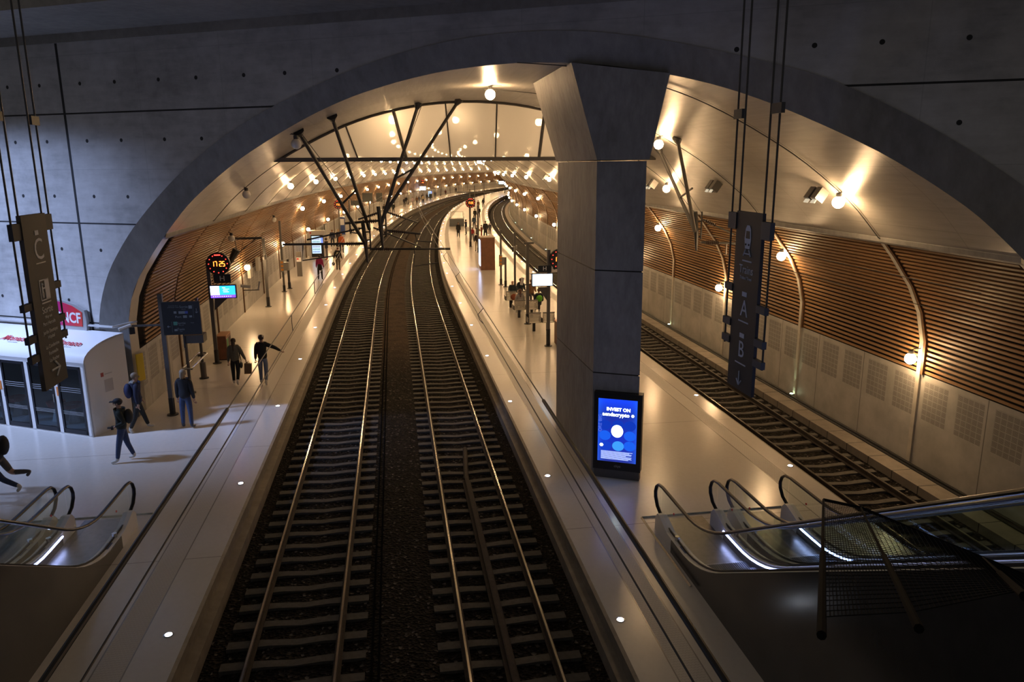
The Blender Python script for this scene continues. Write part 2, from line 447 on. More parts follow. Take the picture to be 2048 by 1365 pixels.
o = sweep('track_bed', [(-6.5, -.80), (-5.9, -.77), (-3.9, -.77), (-3.4, -.70), (-2.8, -.70), (-2.3, -.77), (-.3, -.77), (.31, -.80)], BAL, -8.)
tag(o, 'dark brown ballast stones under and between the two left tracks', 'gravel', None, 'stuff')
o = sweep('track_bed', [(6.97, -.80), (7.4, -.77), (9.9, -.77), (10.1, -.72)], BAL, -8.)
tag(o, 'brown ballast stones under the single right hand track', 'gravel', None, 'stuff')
o = sweep('trackside_walkway', [(10.06, -.9), (10.06, -.50), (10.62, -.50), (10.62, -.9)], m_walk(), -8.)
tag(o, 'row of concrete cover slabs between the right track and the wall', 'walkway')
cab = MB()
for dd, zz in ((10.78, -.55), (10.86, -.5), (10.9, -.58)):
    cab.tube([W(s, dd, zz + .01 * math.sin(s)) for s in stations(5, 200, 3)], .03, 6)
tag(cab.build('cable_bundle', RUBBER), 'bundle of black cables along the foot of the right wall', 'cable')
struct(sweep('floor', [(10.62, -.62), (11.1, -.62)], PLATF, -8.))

# vault
OFF = .32
half = [p for p in VPROF if p[1] > 5.65]
zt = 5.65; dt = prof_d(zt)
cp = [(-dt, zt)] + [(-d, z) for d, z in half] + [(d, z) for d, z in half[::-1][1:]] + [(dt, zt)]
VC = m_ceiling()
struct(sweep('ceiling', cp[::-1], VC, start_off=OFF, uvd='arc', smooth=True))
BACK = mat('dark_backing', (.012, .008, .005), .9)
PANEL = m_panel()
lowp = [(11.05, 2.0), (11.05, 2.9), (10.85, 3.7), (10.5, 4.4), (9.9, 5.2), (dt, 5.65)]
for sg, nm in ((-1, 'wall_left'), (1, 'wall_right')):
    zb = -.0 if sg < 0 else -1.
    pr = [(sg * 11.05, zb), (sg * 11.05, .78), (sg * 11.05, 2.0), (sg * 11.3, 2.02)] + [(sg * (d + .28), z) for d, z in lowp[1:-1]] + [(sg * (dt + .3), zt + .1), (sg * dt, zt)]
    if sg > 0: pr = pr[::-1]
    o = sweep(nm, pr, [PANEL, BACK], start_off=OFF, uvd='z')
    n = len(pr) - 1
    for i, p in enumerate(o.data.polygons):
        k = i % n; zz = [pr[k][1], pr[k + 1][1]]
        if min(zz) > 1.9: p.material_index = 1
    struct(o)
    # grey coping between slats and ceiling
    cpn = [(sg * (dt + .02), zt - .10), (sg * (dt + .02) - sg * .07, zt - .05), (sg * (dt + .02) - sg * .09, zt + .06), (sg * (dt - .06), zt + .10)]
    struct(sweep('trim_7' if sg < 0 else 'trim_8', cpn if sg < 0 else cpn[::-1], CONC, start_off=OFF, uvd='z'))
    # side of the opening where the cladding starts (flush concrete reveal)
    rv = MB(); pts = [(11.05, -1.0)] + lowp
    for off in (OFF, 1.0 if sg < 0 else .55):
        for d, z in pts: rv.v.append(W(s_at_portal(sg * d, off if d else off), sg * d, z))
    nn = len(pts)
    for k in range(nn - 1): rv.face([k, k + 1, nn + k + 1, nn + k] if sg < 0 else [k + 1, k, nn + k, nn + k + 1])
    struct(rv.build('trim_9' if sg < 0 else 'trim_10', VC))

# slat cladding: every slat is modelled; interrupted at the ribs
RIBS = [18.5 + 6.25 * k for k in range(-1, 52)]
SLAT = m_slat()
arc_z = []
acc = 0.; lp = [(11.05, 2.0), (11.05, 2.9), (10.85, 3.7), (10.5, 4.4), (9.9, 5.2), (dt, 5.65)]
seg = []
for a, b in zip(lp, lp[1:]):
    L = math.hypot(b[0] - a[0], b[1] - a[1]); seg.append((acc, L, a, b)); acc += L
def on_arc(t):
    for a0, L, a, b in seg:
        if t <= a0 + L + 1e-6:
            f = (t - a0) / L; nx, nz = (b[1] - a[1]) / L, -(b[0] - a[0]) / L
            return a[0] + (b[0] - a[0]) * f, a[1] + (b[1] - a[1]) * f, ((b[0] - a[0]) / L, (b[1] - a[1]) / L), (nx, nz)
    return b[0], b[1], ((b[0] - a[0]) / L, (b[1] - a[1]) / L), (nx, nz)
NSL = 31
for sg, side in ((-1, 'left'), (1, 'right')):
    shift = -1.3 if sg < 0 else 0.
    mb = MB(); stp = acc / NSL
    for j in range(NSL):
        d, z, tg, nr = on_arc((j + .5) * stp)
        h = stp * .24; dep = .05
        sq = []
        for a, b in ((-h, 0), (h, 0), (h, dep), (-h, dep)):
            # b pushes outwards (away from tunnel)
            sq.append((sg * (d + tg[0] * a + nr[0] * b * 1), z + tg[1] * a + nr[1] * b))
        s0 = s_at_portal(sg * d, 1.6 if sg < 0 else .6)
        rb = [s0] + [r + shift for r in RIBS if r + shift > s0 + .6] ; rb = [r for r in rb if r < S_END]
        for i in range(len(rb)):
            gp_ = .17 if sg > 0 else .11
            a = rb[i] + (gp_ if i else 0); b = (rb[i + 1] - gp_) if i + 1 < len(rb) else S_END
            if a > 140 and j % 2: pass
            ss = [a, (a + b) / 2, b]
            base = len(mb.v)
            for s in ss:
                jit = .012 * math.sin(j * 12.9 + i * 7.1)
                for dd, zz in sq: mb.v.append(W(s, dd, zz + jit * 0))
            for r_ in range(2):
                for k in range(4):
                    k2 = (k + 1) % 4
                    idx = [base + r_ * 4 + k, base + r_ * 4 + k2, base + r_ * 4 + 4 + k2, base + r_ * 4 + 4 + k]
                    if sg < 0: idx = idx[::-1]
                    uvq = [(ss[r_], j * 1.), (ss[r_], j + .3), (ss[r_ + 1], j + .3), (ss[r_ + 1], j * 1.)]
                    mb.face(idx, uvq if sg > 0 else uvq[::-1])
            mb.face([base, base + 1, base + 2, base + 3]); mb.face([base + 8, base + 9, base + 10, base + 11])
    o = mb.build('slat_cladding', SLAT)
    tag(o, 'horizontal wooden slat cladding curving along the %s tunnel wall' % side, 'wall cladding')
# ribs: pale upright seen in the gap of the slats, plus a thin conduit that climbs the vault to the lamps
RIBM = mat('rib_concrete', (.50, .47, .41), .5, 0, .15, 3)
rib_pts = [(11.05, -.9), (11.05, 2.0), (11.05, 2.9), (10.85, 3.7), (10.5, 4.4), (9.9, 5.2), (dt, 5.65)]
for sg, side in ((-1, 'left'), (1, 'right')):
    first = True; cnt = 0
    for r in RIBS:
        s = r + (-1.3 if sg < 0 else 0)
        if s < s_at_portal(sg * 11.05, 1.5) or s > 250: continue
        x, y, t = FR(s, sg * 11.05)
        e = thing('vault_rib', '%s rib between the slats on the %s side, %s from the portal' % ('dark' if sg < 0 else 'pale', side, ORD[cnt]), 'rib', (x, y, 0), -t, 'ribs along the %s wall' % side); cnt += 1
        mb = MB(); b = []
        pts = [(d, z) for d, z in rib_pts if not (sg < 0 and z < 0)]
        if sg < 0: pts = [(11.05, 0.01)] + pts
        for d, z in pts:
            hw_, rc = (.075, .0) if sg > 0 else (.05, .10 if z > 2 else 0.)
            for dy, dx in ((-hw_, .0), (hw_, .0), (hw_, -.08), (-hw_, -.08)):
                mb.v.append(Vector((sg * (d - 11.05 + dx + .02 + rc), dy, z)))
        for i in range(len(pts) - 1):
            for k in range(4): mb.face([i * 4 + k, i * 4 + (k + 1) % 4, i * 4 + 4 + (k + 1) % 4, i * 4 + 4 + k])
        mb.face([0, 1, 2, 3]); mb.face([len(pts) * 4 - 4 + k for k in range(4)])
        mb.build('upright', RIBM if sg > 0 else mat('dark_batten', (.12, .06, .025), .6), e)
        wb = MB()   # timber edge batten beside the upright
        pts2 = [p for p in rib_pts if p[1] >= 2.0]
        for d, z in (pts2 if sg > 0 else []):
            for dy, dx in ((-.17, .03), (-.09, .03), (-.09, -.06), (-.17, -.06)): wb.v.append(Vector((sg * (d - 11.05 + dx), dy, z)))
        for i in range(len(pts2) - 1 if sg > 0 else 0):
            for k in range(4): wb.face([i * 4 + k, i * 4 + (k + 1) % 4, i * 4 + 4 + (k + 1) % 4, i * 4 + 4 + k])
        if sg > 0:
            wb.face([0, 1, 2, 3]); wb.face([len(pts2) * 4 - 4 + k for k in range(4)])
            wb.build('edge_batten', mat('dark_batten', (.12, .06, .025), .6), e)
        cm = MB()
        cpts = [(dt, 5.7)] + [p for p in half]
        cm.tube([Vector((sg * (d - .03 - 11.05), 0, z - .035)) for d, z in cpts], .014, 5)
        cm.build('conduit', GREYST, e)

# portal wall with the arched opening
outer = [(-15.25, -.0), (-15.25, 2.9), (-15.06, 3.62), (-14.7, 4.41), (-14.23, 5.08), (-13.4, 5.99), (-12.09, 7.1), (-10.79, 7.98), (-9.6, 8.62), (-8.5, 9.09), (-7.37, 9.5), (-6.1, 9.9), (-4.83, 10.2), (-3.6, 10.4), (-2.29, 10.5), (-.8, 10.48), (.69, 10.3), (2.32, 9.95), (4.06, 9.48), (4.88, 9.19), (6.09, 8.6), (7.18, 7.97), (8.42, 7.12), (9.3, 6.3), (10.1, 5.2), (10.6, 4.2), (10.85, 3.2), (10.9, 2.5), (10.9, -1.1)]
def catmull(P, n=5):
    out = []
    for i in range(len(P) - 1):
        p0, p1, p2, p3 = [np.array(P[max(0, min(len(P) - 1, j))]) for j in (i - 1, i, i + 1, i + 2)]
        for k in range(n):
            t = k / n; out.append(tuple(float(q) for q in .5 * (2 * p1 + (p2 - p0) * t + (2 * p0 - 5 * p1 + 4 * p2 - p3) * t * t + (3 * p1 - p0 - 3 * p2 + p3) * t ** 3)))
    return out + [tuple(P[-1])]
def on_portal(d, z, off):
    p = W(s_at_portal(d, off), d, z) - P0
    return (p.x * PU.x + p.y * PU.y, z)
OFF = .32
outer = [outer[0]] + catmull(outer[1:-1], 4) + [outer[-1]]
inner = [on_portal(-11.05, 0, OFF)] + [on_portal(-d, z, OFF) for d, z in VPROF] + [on_portal(d, z, OFF) for d, z in VPROF[::-1][1:]] + [on_portal(11.05, -1.1, OFF)]
# resample both curves to the same number of points by arc length
def resample(P, n):
    P = [np.array(p) for p in P]; L = [0.]
    for a, b in zip(P, P[1:]): L.append(L[-1] + float(np.linalg.norm(b - a)))
    out = []
    for k in range(n):
        t = L[-1] * k / (n - 1); out.append((float(np.interp(t, L, [p[0] for p in P])), float(np.interp(t, L, [p[1] for p in P]))))
    return out
n_arch = 110
inner = resample(inner, n_arch); outer = resample(outer, n_arch)
ZT = 11.0
mb = MB()
def pf(mb, pts, offs=None):
    b = len(mb.v)
    for (u, z) in pts: mb.v.append(PW(u, 0, z))
    mb.face(range(b, b + len(pts)), [tuple(p) for p in pts])
pf(mb, [(-40, 0), (-15.25, 0), (-15.25, ZT), (-40, ZT)])
for a, b in zip(outer, outer[1:]):
    if b[0] - a[0] > 1e-4: pf(mb, [a, b, (b[0], ZT), (a[0], ZT)])
pf(mb, [(10.9, -1.1), (34, -1.1), (34, ZT), (10.9, ZT)])
PORT = m_portal()
struct(mb.build('wall_front', PORT), 'concrete portal wall with formwork tie holes and a wide arched opening')
# splayed concrete band between the wall face and the opening
mb = MB(); n = len(outer)
for (u, z) in outer: mb.v.append(PW(u, -.03, z))
for (u, z) in inner: mb.v.append(PW(u, .32, z))
for (u, z) in outer: mb.v.append(PW(u, 0.3, z))
for k in range(n - 1):
    mb.face([k, k + 1, n + k + 1, n + k][::-1] if False else [k, n + k, n + k + 1, k + 1], [(outer[k][0], outer[k][1]), (inner[k][0], inner[k][1]), (inner[k + 1][0], inner[k + 1][1]), (outer[k + 1][0], outer[k + 1][1])])
    mb.face([k, k + 1, 2 * n + k + 1, 2 * n + k])
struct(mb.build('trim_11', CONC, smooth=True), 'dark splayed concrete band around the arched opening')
# beam above the wall: upstand, soffit and front face, hall ceiling
mb = MB()
b = 0
for poly in ([(-40, -.05, ZT), (34, -.05, ZT), (34, -.05, 11.24), (-40, -.05, 11.24)], [(-40, -.05, 11.24), (34, -.05, 11.24), (34, -2.9, 11.24), (-40, -2.9, 11.24)], [(-40, -2.9, 11.24), (34, -2.9, 11.24), (34, -2.9, 13.4), (-40, -2.9, 13.4)], [(-40, -.05, ZT), (-40, 0, ZT), (34, 0, ZT), (34, -.05, ZT)]):
    b = len(mb.v)
    for u, o_, z in poly: mb.v.append(PW(u, o_, z))
    mb.face([b, b + 1, b + 2, b + 3], [(p[0], p[2] + (0 if i else 0)) for i, p in enumerate(poly)])
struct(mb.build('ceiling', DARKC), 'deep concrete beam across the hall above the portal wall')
# mezzanine slab the photographer stands on
mb = MB(); mb.bx(-16, 16, -7, -.35, 5.66, 5.94)
struct(mb.build('floor', CONC), 'mezzanine slab above the tracks')
# pipe along the portal wall and yellow panel
pp_ = MB().tube([PW(-30, -.1, 2.88), PW(-14.62, -.1, 2.94), PW(-14.3, .5, 3.02)], .035, 8)
tag(pp_.build('wall_pipe', mat('pale_pipe', (.6, .6, .6), .3, .3)), 'pale horizontal pipe along the portal wall behind the kiosk', 'pipe')

# pillar on the island platform
BASE = [(1.98, 17.94), (3.06, 17.58), (2.45, 21.45), (1.32, 21.85)]
pe = thing('pillar', 'massive square concrete pillar with flared head on the island platform', 'pillar', (2.1, 19.5, 0), 0)
def prism_world(mb, base, z0, z1, top=None):
    top = top or base; b = len(mb.v)
    for x, y in base: mb.v.append(Vector((x, y, z0)))
    for x, y in top: mb.v.append(Vector((x, y, z1)))
    mb.face([b, b + 3, b + 2, b + 1]); mb.face([b + 4, b + 5, b + 6, b + 7])
    for k in range(4): mb.face([b + k, b + (k + 1) % 4, b + 4 + (k + 1) % 4, b + 4 + k])
def inset(base, k):
    cx = sum(p[0] for p in base) / 4; cy = sum(p[1] for p in base) / 4
    return [(cx + (x - cx) * k, cy + (y - cy) * k) for x, y in base]
mb = MB()
for z0, z1 in ((0, 2.62), (2.65, 5.13), (5.16, 7.66)): prism_world(mb, BASE, z0, z1)
mb.build('shaft', PILC, pe, world=True)
mb = MB()
for z in (2.62, 5.13): prism_world(mb, inset(BASE, .975), z - .01, z + .04)
mb.build('shaft_joint', BLACK, pe, world=True)
mb = MB(); capb = inset(BASE, 1.05)
a = PW(-.64, .1, 0); b_ = PW(1.56, .1, 0)
topc = [(a.x, a.y), (b_.x, b_.y), (b_.x + .5, b_.y + 4.4), (a.x - .75, a.y + 4.6)]
bb = len(mb.v)
for x, y in capb: mb.v.append(Vector((x, y, 7.69)))
for (x, y), z in zip(topc, (9.82, 9.5, 9.6, 9.95)): mb.v.append(Vector((x, y, z)))
mb.face([0, 3, 2, 1]); mb.face([4, 5, 6, 7])
for k in range(4): mb.face([k, (k + 1) % 4, 4 + (k + 1) % 4, 4 + k])
mb.build('flared_head', PILC, pe, world=True)

# ---------------- tracks: rails, sleepers ----------------
def sleeper_mesh():
    mb = MB(); n = 10
    # twin-block look with a slightly dished middle
    for i in range(n + 1):
        x = -1.22 + 2.44 * i / n; t = abs(x) / 1.22
        zt = -.715 - .035 * (1 - min(1, t / .42)) if t < .42 else -.715
        w = .125 if t > .42 else .105
        for y, z in ((-w, -.9), (w, -.9), (w * .85, zt), (-w * .85, zt)): mb.v.append(Vector((x, y, z)))
    for i in range(n):
        for k in range(4): mb.face([i * 4 + k, i * 4 + (k + 1) % 4, i * 4 + 4 + (k + 1) % 4, i * 4 + 4 + k])
    mb.face([0, 1, 2, 3]); mb.face([n * 4 + k for k in range(4)])
    return mb
RAILSEC = [(-.07, -.72), (.07, -.72), (.07, -.70), (.012, -.685), (.012, -.60), (.036, -.588), (.034, -.560), (.019, -.553), (-.019, -.553), (-.034, -.560), (-.036, -.588), (-.012, -.60), (-.012, -.685), (-.07, -.70)]
def rail(dc, parent, s0=-6., s1=S_END, sec=RAILSEC, name='rail', label=None):
    mb = MB(); n = len(sec); st = stations(s0, s1, 2.5); org = parent.location
    for s in st:
        for d, z in sec: mb.v.append(W(s, dc + d, z) - org)
    for i in range(len(st) - 1):
        for k in range(n):
            mb.cur = 1 if k == 7 else 0
            mb.face([i * n + k, i * n + (k + 1) % n, (i + 1) * n + (k + 1) % n, (i + 1) * n + k])
    o = mb.build(name, [RAILWEB, RAILTOP], parent, smooth=False)
    if label: o['label'] = label
    return o
proto_sl = None
for dc, lab, n_near in ((-4.95, 'leftmost of the three railway tracks, beside the left platform', 100), (-1.26, 'middle railway track, along the left edge of the island platform', 100), (8.72, 'right hand railway track between the island platform and the right wall', 100)):
    x, y, t = FR(0, dc)
    tr = thing('railway_track', lab, 'railway track', (x, y, 0), 0)
    for sgn in (-1, 1): rail(dc + sgn * .75, tr)
    ss = [7.0 + .6 * k for k in range(int((300 - 7) / .6))]
    if proto_sl is None: sm = sleeper_mesh().build('sleeper', SLEEP, tr); proto_sl = sm
    for k in range(100):
        o = sm if (k == 0 and dc < -4) else proto_sl.copy()
        if o is not sm or k: pass
        if not (k == 0 and dc < -4): COL.objects.link(o); o.parent = tr
        xx, yy, tt = FR(ss[k], dc); o.location = (xx - x, yy - y, 0); o.rotation_euler = (0, 0, -tt + random.uniform(-.008, .008))
    base = sleeper_mesh(); rest = MB()
    for s in ss[100:]:
        xx, yy, tt = FR(s, dc); b = len(rest.v); q = Matrix.Translation((xx - x, yy - y, 0)) @ Matrix.Rotation(-tt, 4, 'Z')
        rest.v += [q @ v for v in base.v]
        for f in base.f: rest.face([b + i for i in f])
    o = rest.build('sleeper_row', SLEEP, tr); o['kind'] = 'stuff'
    if dc == -1.26:
        sec = [(d * 1.5, z + .015) for d, z in RAILSEC]
        rail(-1.30, tr, -6., 19.5, sec, 'guard_rail', 'dark guard rail between the running rails').data.materials[1] = RAILWEB
        org = tr.location; g = MB()
        g.tube([W(19.5, -1.30, -.62) - org, W(21.8, -1.12, -.66) - org], .07, 6); g.build('guard_rail', RAILWEB, tr)
# thin dark cable tray beside the left track
for dd in (-3.62, -3.5):
    mbc = MB().tube([W(s, dd, -.71) for s in stations(-5, 120, 3)], .022, 5)
    tag(mbc.build('track_cable', mat('cable_matte', (.01, .01, .01), 1, 0, 0, 6, 0, 0)), 'thin black cable on the ballast right of the leftmost track, %s of two' % ('left' if dd < -3.55 else 'right'), 'cable')

# ---------------- floor lights along the platform edges ----------------
FLED = emat('cool_floor_led', (.80, .86, 1.0), 26.0)
def fl_proto(s, d, label, group):
    e = at('floor_light', label, 'light', s, d, 0, group)
    MB().lathe([(.085, 0.001), (.085, .008), (.062, .011)], n=14).build('bezel', CHROME, e)
    MB().lathe([(.058, .0), (.058, .013), (.0, .016)], n=14).build('lens', FLED, e)
    return e
fp = None
for d, s0, n, side in ((-6.92, 12.4, 44, 'left platform edge'), (.60, 11.6, 44, 'left edge of the island platform'), (6.88, 11.2, 44, 'right edge of the island platform')):
    for k in range(n):
        s = s0 + 6.27 * k
        lab = 'small white floor light in the %s, %s from the camera' % (side, ORD[k])
        g = 'floor lights in the ' + side
        if fp is None: fp = fl_proto(s, d, lab, g)
        else:
            x, y, t = FR(s, d); dup(fp, (x, y, 0), -t, lab, g)

# ---------------- globe lamps on the vault ----------------
TIERS = [(2.42, 10.72), (4.5, 10.12), (6.62, 8.2), (8.22, 5.6), (9.25, 2.85), (9.62, 0.)]
TNAME = ['lowest', 'second', 'third', 'fourth', 'fifth']
def lamp_mesh():
    globe = MB().ball((0, 0, 0), .15, 14, 10)
    holder = MB().lathe([(.05, .12), (.075, .16), (.075, .24), (.03, .27)], n=12)
    arm = MB().tube([(0, 0, .25), (0, .0, .34)], .02, 6)
    return globe, holder, arm
def lamp(s, d, z, tilt, lit, label, group):
    x, y, t = FR(s, d)
    e = thing('globe_lamp', label, 'lamp', (x, y, z), -t, group)
    return e
lp_on = lp_off = None
LAMPN = 0
def place_lamp(s, d, z, lit, label, group):
    global lp_on, lp_off, LAMPN
    src = lp_on if lit else lp_off; LAMPN += 1
    x, y, t = FR(s, d)
    rz = -t + (math.pi if d < 0 else 0)
    if src is None:
        e = thing('globe_lamp', label, 'lamp', (x, y, z), rz, group)
        g, h, a = lamp_mesh()
        g.build('globe', GLOBE if lit else GLOBEOFF, e, smooth=True)
        # bracket reaches outwards and up to the shell (local +x points to the wall)
        MB().lathe([(.05, -.02), (.07, .03), (.07, .11), (.03, .13)], c=(.0, 0, .12), n=12).build('holder', STEEL, e)
        MB().tube([(0, 0, .24), (.1, 0, .27), (.34, 0, .27)], .018, 6).build('bracket', STEEL, e)
        if lit: lp_on = e
        else: lp_off = e
        return e
    return dup(src, (x, y, z), rz, label, group)
OFFSET_LEFT = [(1, 1), (2, 0), (2, 2), (1, 3), (3, 1), (3, 3), (5, 1), (0, 0)]
for k in range(0, 46):
    for ti, (z, dd) in enumerate(TIERS):
        if (ti % 2) != (k % 2): continue
        for sg in ((-1, 1) if ti < 5 else (1,)):
            s = 18.5 + 6.25 * k + (-1.3 if sg < 0 else 0)
            if ti == 5: s -= 1.1
            d = sg * dd
            if s < s_at_portal(d, 1.0): continue
            if ti == 0 and sg < 0 and k == 2: s += 0
            if s > 190 and sg > 0 and ti < 4: continue
            lit = not (sg < 0 and (k, ti) in OFFSET_LEFT)
            if ti == 5: lab = '%s globe lamp at the crown of the vault, %s from the portal' % ('glowing' if lit else 'unlit', ORD[k // 2])
            else: lab = '%s globe lamp, %s side of vault, %s row up, %s from portal' % ('glowing' if lit else 'unlit', 'left' if sg < 0 else 'right', TNAME[ti], ORD[k // 2])
            place_lamp(s, d, z, lit, lab, 'globe lamps on the vault')
# twin floodlights beside the ribs on the right
FLOODF = emat('floodlight_lens', (1, .85, .6), .6)
def flood(s, d, z, lab):
    x, y, t = FR(s, d); e = thing('twin_floodlight', lab, 'floodlight', (x, y, z), -t, 'twin floodlights on the right of the vault')
    for dy in (-.17, .17):
        h = MB().box((0, dy, 0), (.26, .24, .34), 0, Matrix.Rotation(R(35), 3, 'Y')).build('housing', GREYST, e)
        MB().box((-.13, dy, -.1), (.03, .19, .24), 0, Matrix.Rotation(R(35), 3, 'Y')).build('lens', FLOODF, h)
    MB().bx(.1, .3, -.03, .03, .08, .14).build('bracket', STEEL, e)
    return e
for i, (s, d, z) in enumerate(((19.3, 8.05, 6.78), (25.8, 8.0, 6.85), (32.4, 8.05, 6.78), (44.8, 8.05, 6.78), (56.8, 8.05, 6.78))):
    flood(s, d, z, 'pair of grey box floodlights on the right of the vault, %s from the portal' % ORD[i])
# greenish uplights at the foot of alternate right ribs
UPM = emat('uplight_lens', (.75, 1.0, .62), 14)
for i, k in enumerate((1, 3, 5, 7, 9, 11, 13, 15)):
    s = 18.5 + 6.25 * k; x, y, t = FR(s, 10.9)
    e = thing('rib_uplight', 'small greenish uplight at the foot of a right wall rib, %s from the portal' % ORD[i], 'light', (x - .0, y, -.45), -t, 'uplights along the right wall')
    MB().lathe([(.06, -.15), (.075, -.02), (.075, 0)], n=12).build('housing', STEEL, e)
    MB().lathe([(.06, 0.0), (.055, .015), (0, .02)], n=12).build('lens', UPM, e)
    if i < 5:
        l = bpy.data.lights.new('uplight_beam', 'SPOT'); l.energy = 26; l.color = (.72, 1., .58); l.spot_size = R(46); l.shadow_soft_size = .04
        o = bpy.data.objects.new('uplight_beam', l); COL.objects.link(o); o.parent = e; o.location = (-.06, 0, .05); o.rotation_euler = (R(180), R(-5), 0)

# ---------------- glazed smoke screen ----------------
SG = m_screen_glass()
sx, sy, stt = FR(28.9, 0)
gt = thing('glazed_screen', 'arched glazed screen with grey mullions hanging across the tunnel vault', 'glass screen', (sx, sy, 0), -stt)
MB().bx(-7.15, 6.95, -.05, .05, 7.76, 7.90).build('bottom_beam', GREYST, gt)
tops = [-7.0, -4.51, -2.82, -.96, .91, 2.68, 4.4, 5.9, 6.8]; bots = [-6.9, -4.13, -2.42, -.81, .83, 2.46, 3.9, 5.2, 6.75]
thick = {2: .10, 5: .10}
for i in range(1, 8):
    zt_ = prof_z(tops[i]) - .02; w = thick.get(i, .05)
    MB().tube([(bots[i], 0, 7.88), (tops[i], 0, zt_)], w * .62, 4).build('mullion', GREYST, gt)
for i in range(8):
    a, b = max(bots[i], -6.85), min(bots[i + 1], 6.8); ta, tb = max(tops[i], -6.85), min(tops[i + 1], 6.8)
    pts = [(a, 7.9), (b, 7.9)]; m_ = 6
    for j in range(m_ + 1):
        xx = tb + (ta - tb) * j / m_; zz = prof_z(xx) - .03
        if zz > 7.92: pts.append((xx, zz))
    if len(pts) > 2:
        MB().prism(pts, (-.006, .006), FACE(0, 0, 0)).build('glass_pane', SG, gt)
MB().tube([(x_, 0, prof_z(x_) - .05) for x_ in np.linspace(-6.9, 6.8, 30)], .05, 5).build('top_frame', GREYST, gt)

# ---------------- overhead line supports ----------------
INSUL = mat('brown_insulator', (.06, .03, .02), .3)
TUBEM = mat('galvanised_tube', (.19, .185, .175), .45, .5)
def wp(s, d, z): return W(s, d, z)
def mast(e, s, d, z0, z1):
    a, b = wp(s, d, z0), wp(s, d, z1)
    mb = MB(); tdir = wp(s, d + 1, 0) - wp(s, d, 0)
    mb.tube([a - tdir * .02, a * .5 + b * .5 - tdir * .06, b - tdir * .12], [.04, .085, .075], 6); mb.tube([a * .7 + b * .3 + tdir * .12, b + tdir * .12], .03, 6)
    for k in range(3):
        z = z0 + (z1 - z0) * (k + 1.8) / 5; c = wp(s, d, z); mb.tube([c - tdir * .1, c + tdir * .1], .03, 6)
    mb.build('hanger_post', STEEL, e, world=True)
def catenary(label, s, d, z0, z1, tops, arms, mt=STEEL):
    x, y, t = FR(s, d)
    e = thing('catenary_support', label, 'catenary support', (x, y, z0), 0)
    mast(e, s, d, z0, z1)
    for (ts, td) in tops:
        tz = prof_z(td); top = wp(ts, td, tz - .02); low = wp(s, d + (.1 if td > tops[0][1] else -.1), z1 - .25 if td > tops[0][1] else (z0 + z1) / 2)
        MB().tube([top, low], [.055, .065], 10).build('hanging_tube', mt, e, world=True)
        MB().tube([top + Vector((0, 0, .02)), top - (top - low).normalized() * .22], [.17, .06], 8).build('fixing_plate', mt, e, world=True)
    mid1 = wp(tops[0][0], tops[0][1], prof_z(tops[0][1])) ; mid2 = wp(tops[1][0], tops[1][1], prof_z(tops[1][1]))
    l1, l2 = wp(s, d - .1, (z0 + z1) / 2), wp(s, d + .1, z1 - .25)
    MB().tube([mid1 * .4 + l1 * .6, mid2 * .4 + l2 * .6], .035, 8).build('tie_bar', mt, e, world=True)
    MB().tube([mid1 + Vector((.1, 0, -.1)), l2 + Vector((0, 0, .2))], .012, 5).build('stay_wire', mt, e, world=True)
    for arm in arms:
        mb = MB()
        p = [wp(*q) for q in arm['top']]; mb.tube(p, .03, 7)
        p2 = [wp(*q) for q in arm['main']]; mb.tube(p2, .042, 8)
        p3 = [wp(*q) for q in arm['drop']]; mb.tube(p3, .024, 6)
        a = mb.build('cantilever_arm', mt, e, world=True)
        q0, q1 = p2[0], p2[-1]; dr = (q1 - q0).normalized(); im = MB()
        for k in range(7): c = q0 + dr * (.18 + k * .07); im.tube([c, c + dr * .03], .075, 8)
        q0, q1 = p[0], p[-1]; dr = (q1 - q0).normalized()
        for k in range(6): c = q0 + dr * (.15 + k * .07); im.tube([c, c + dr * .03], .06, 8)
        b = im.build('insulator', INSUL, e, world=True)
    return e
catenary('near hanging mast of the overhead line above the two left tracks', 29.0, -3.95, 4.12, 5.6, [(23.6, -5.54), (23.8, -4.6)],
    [dict(top=[(29, -4.05, 5.4), (29, -6.1, 5.0)], main=[(29, -4.05, 4.82), (29, -6.97, 4.85)], drop=[(29, -6.25, 4.8), (29, -6.3, 4.25), (29, -4.95, 4.42)]),
     dict(top=[(29, -3.7, 5.4), (29, -2.0, 4.65)], main=[(29, -3.8, 4.62), (29, -.9, 4.56)], drop=[(29, -2.23, 4.55), (29, -2.26, 3.95), (29, -1.35, 4.05)])])
catenary('second hanging mast of the overhead line just before the glazed screen', 28.3, -3.35, 4.65, 6.2, [(28.2, -1.93), (28.35, -.5)],
    [dict(top=[(28.3, -3.2, 6.0), (28.3, -2.1, 5.6)], main=[(28.3, -3.2, 5.35), (28.3, -2.0, 5.2)], drop=[(28.3, -2.2, 5.2), (28.3, -2.15, 4.95), (28.3, -1.6, 4.9)]),
     dict(top=[(28.3, -3.4, 6.0), (28.3, -4.2, 5.75)], main=[(28.3, -3.4, 5.7), (28.3, -4.67, 5.62)], drop=[(28.3, -4.5, 5.6), (28.3, -4.5, 5.3), (28.3, -4.2, 5.25)])])
catenary('pale hanging mast of the overhead line above the right hand track', 25.6, 7.42, 4.66, 6.0, [(26.9, 6.35), (23.9, 5.9)],
    [dict(top=[(25.6, 7.55, 5.75), (25.6, 8.75, 5.2)], main=[(25.6, 7.55, 4.95), (25.6, 8.9, 4.88)], drop=[(25.6, 8.5, 4.88), (25.6, 8.5, 4.5), (25.6, 8.72, 4.5)])], TUBEM)
def wire(label, pts, r, name='overhead_wire'):
    o = MB().tube(pts, r, 6).build(name, BLACK); tag(o, label, 'overhead wire'); return o
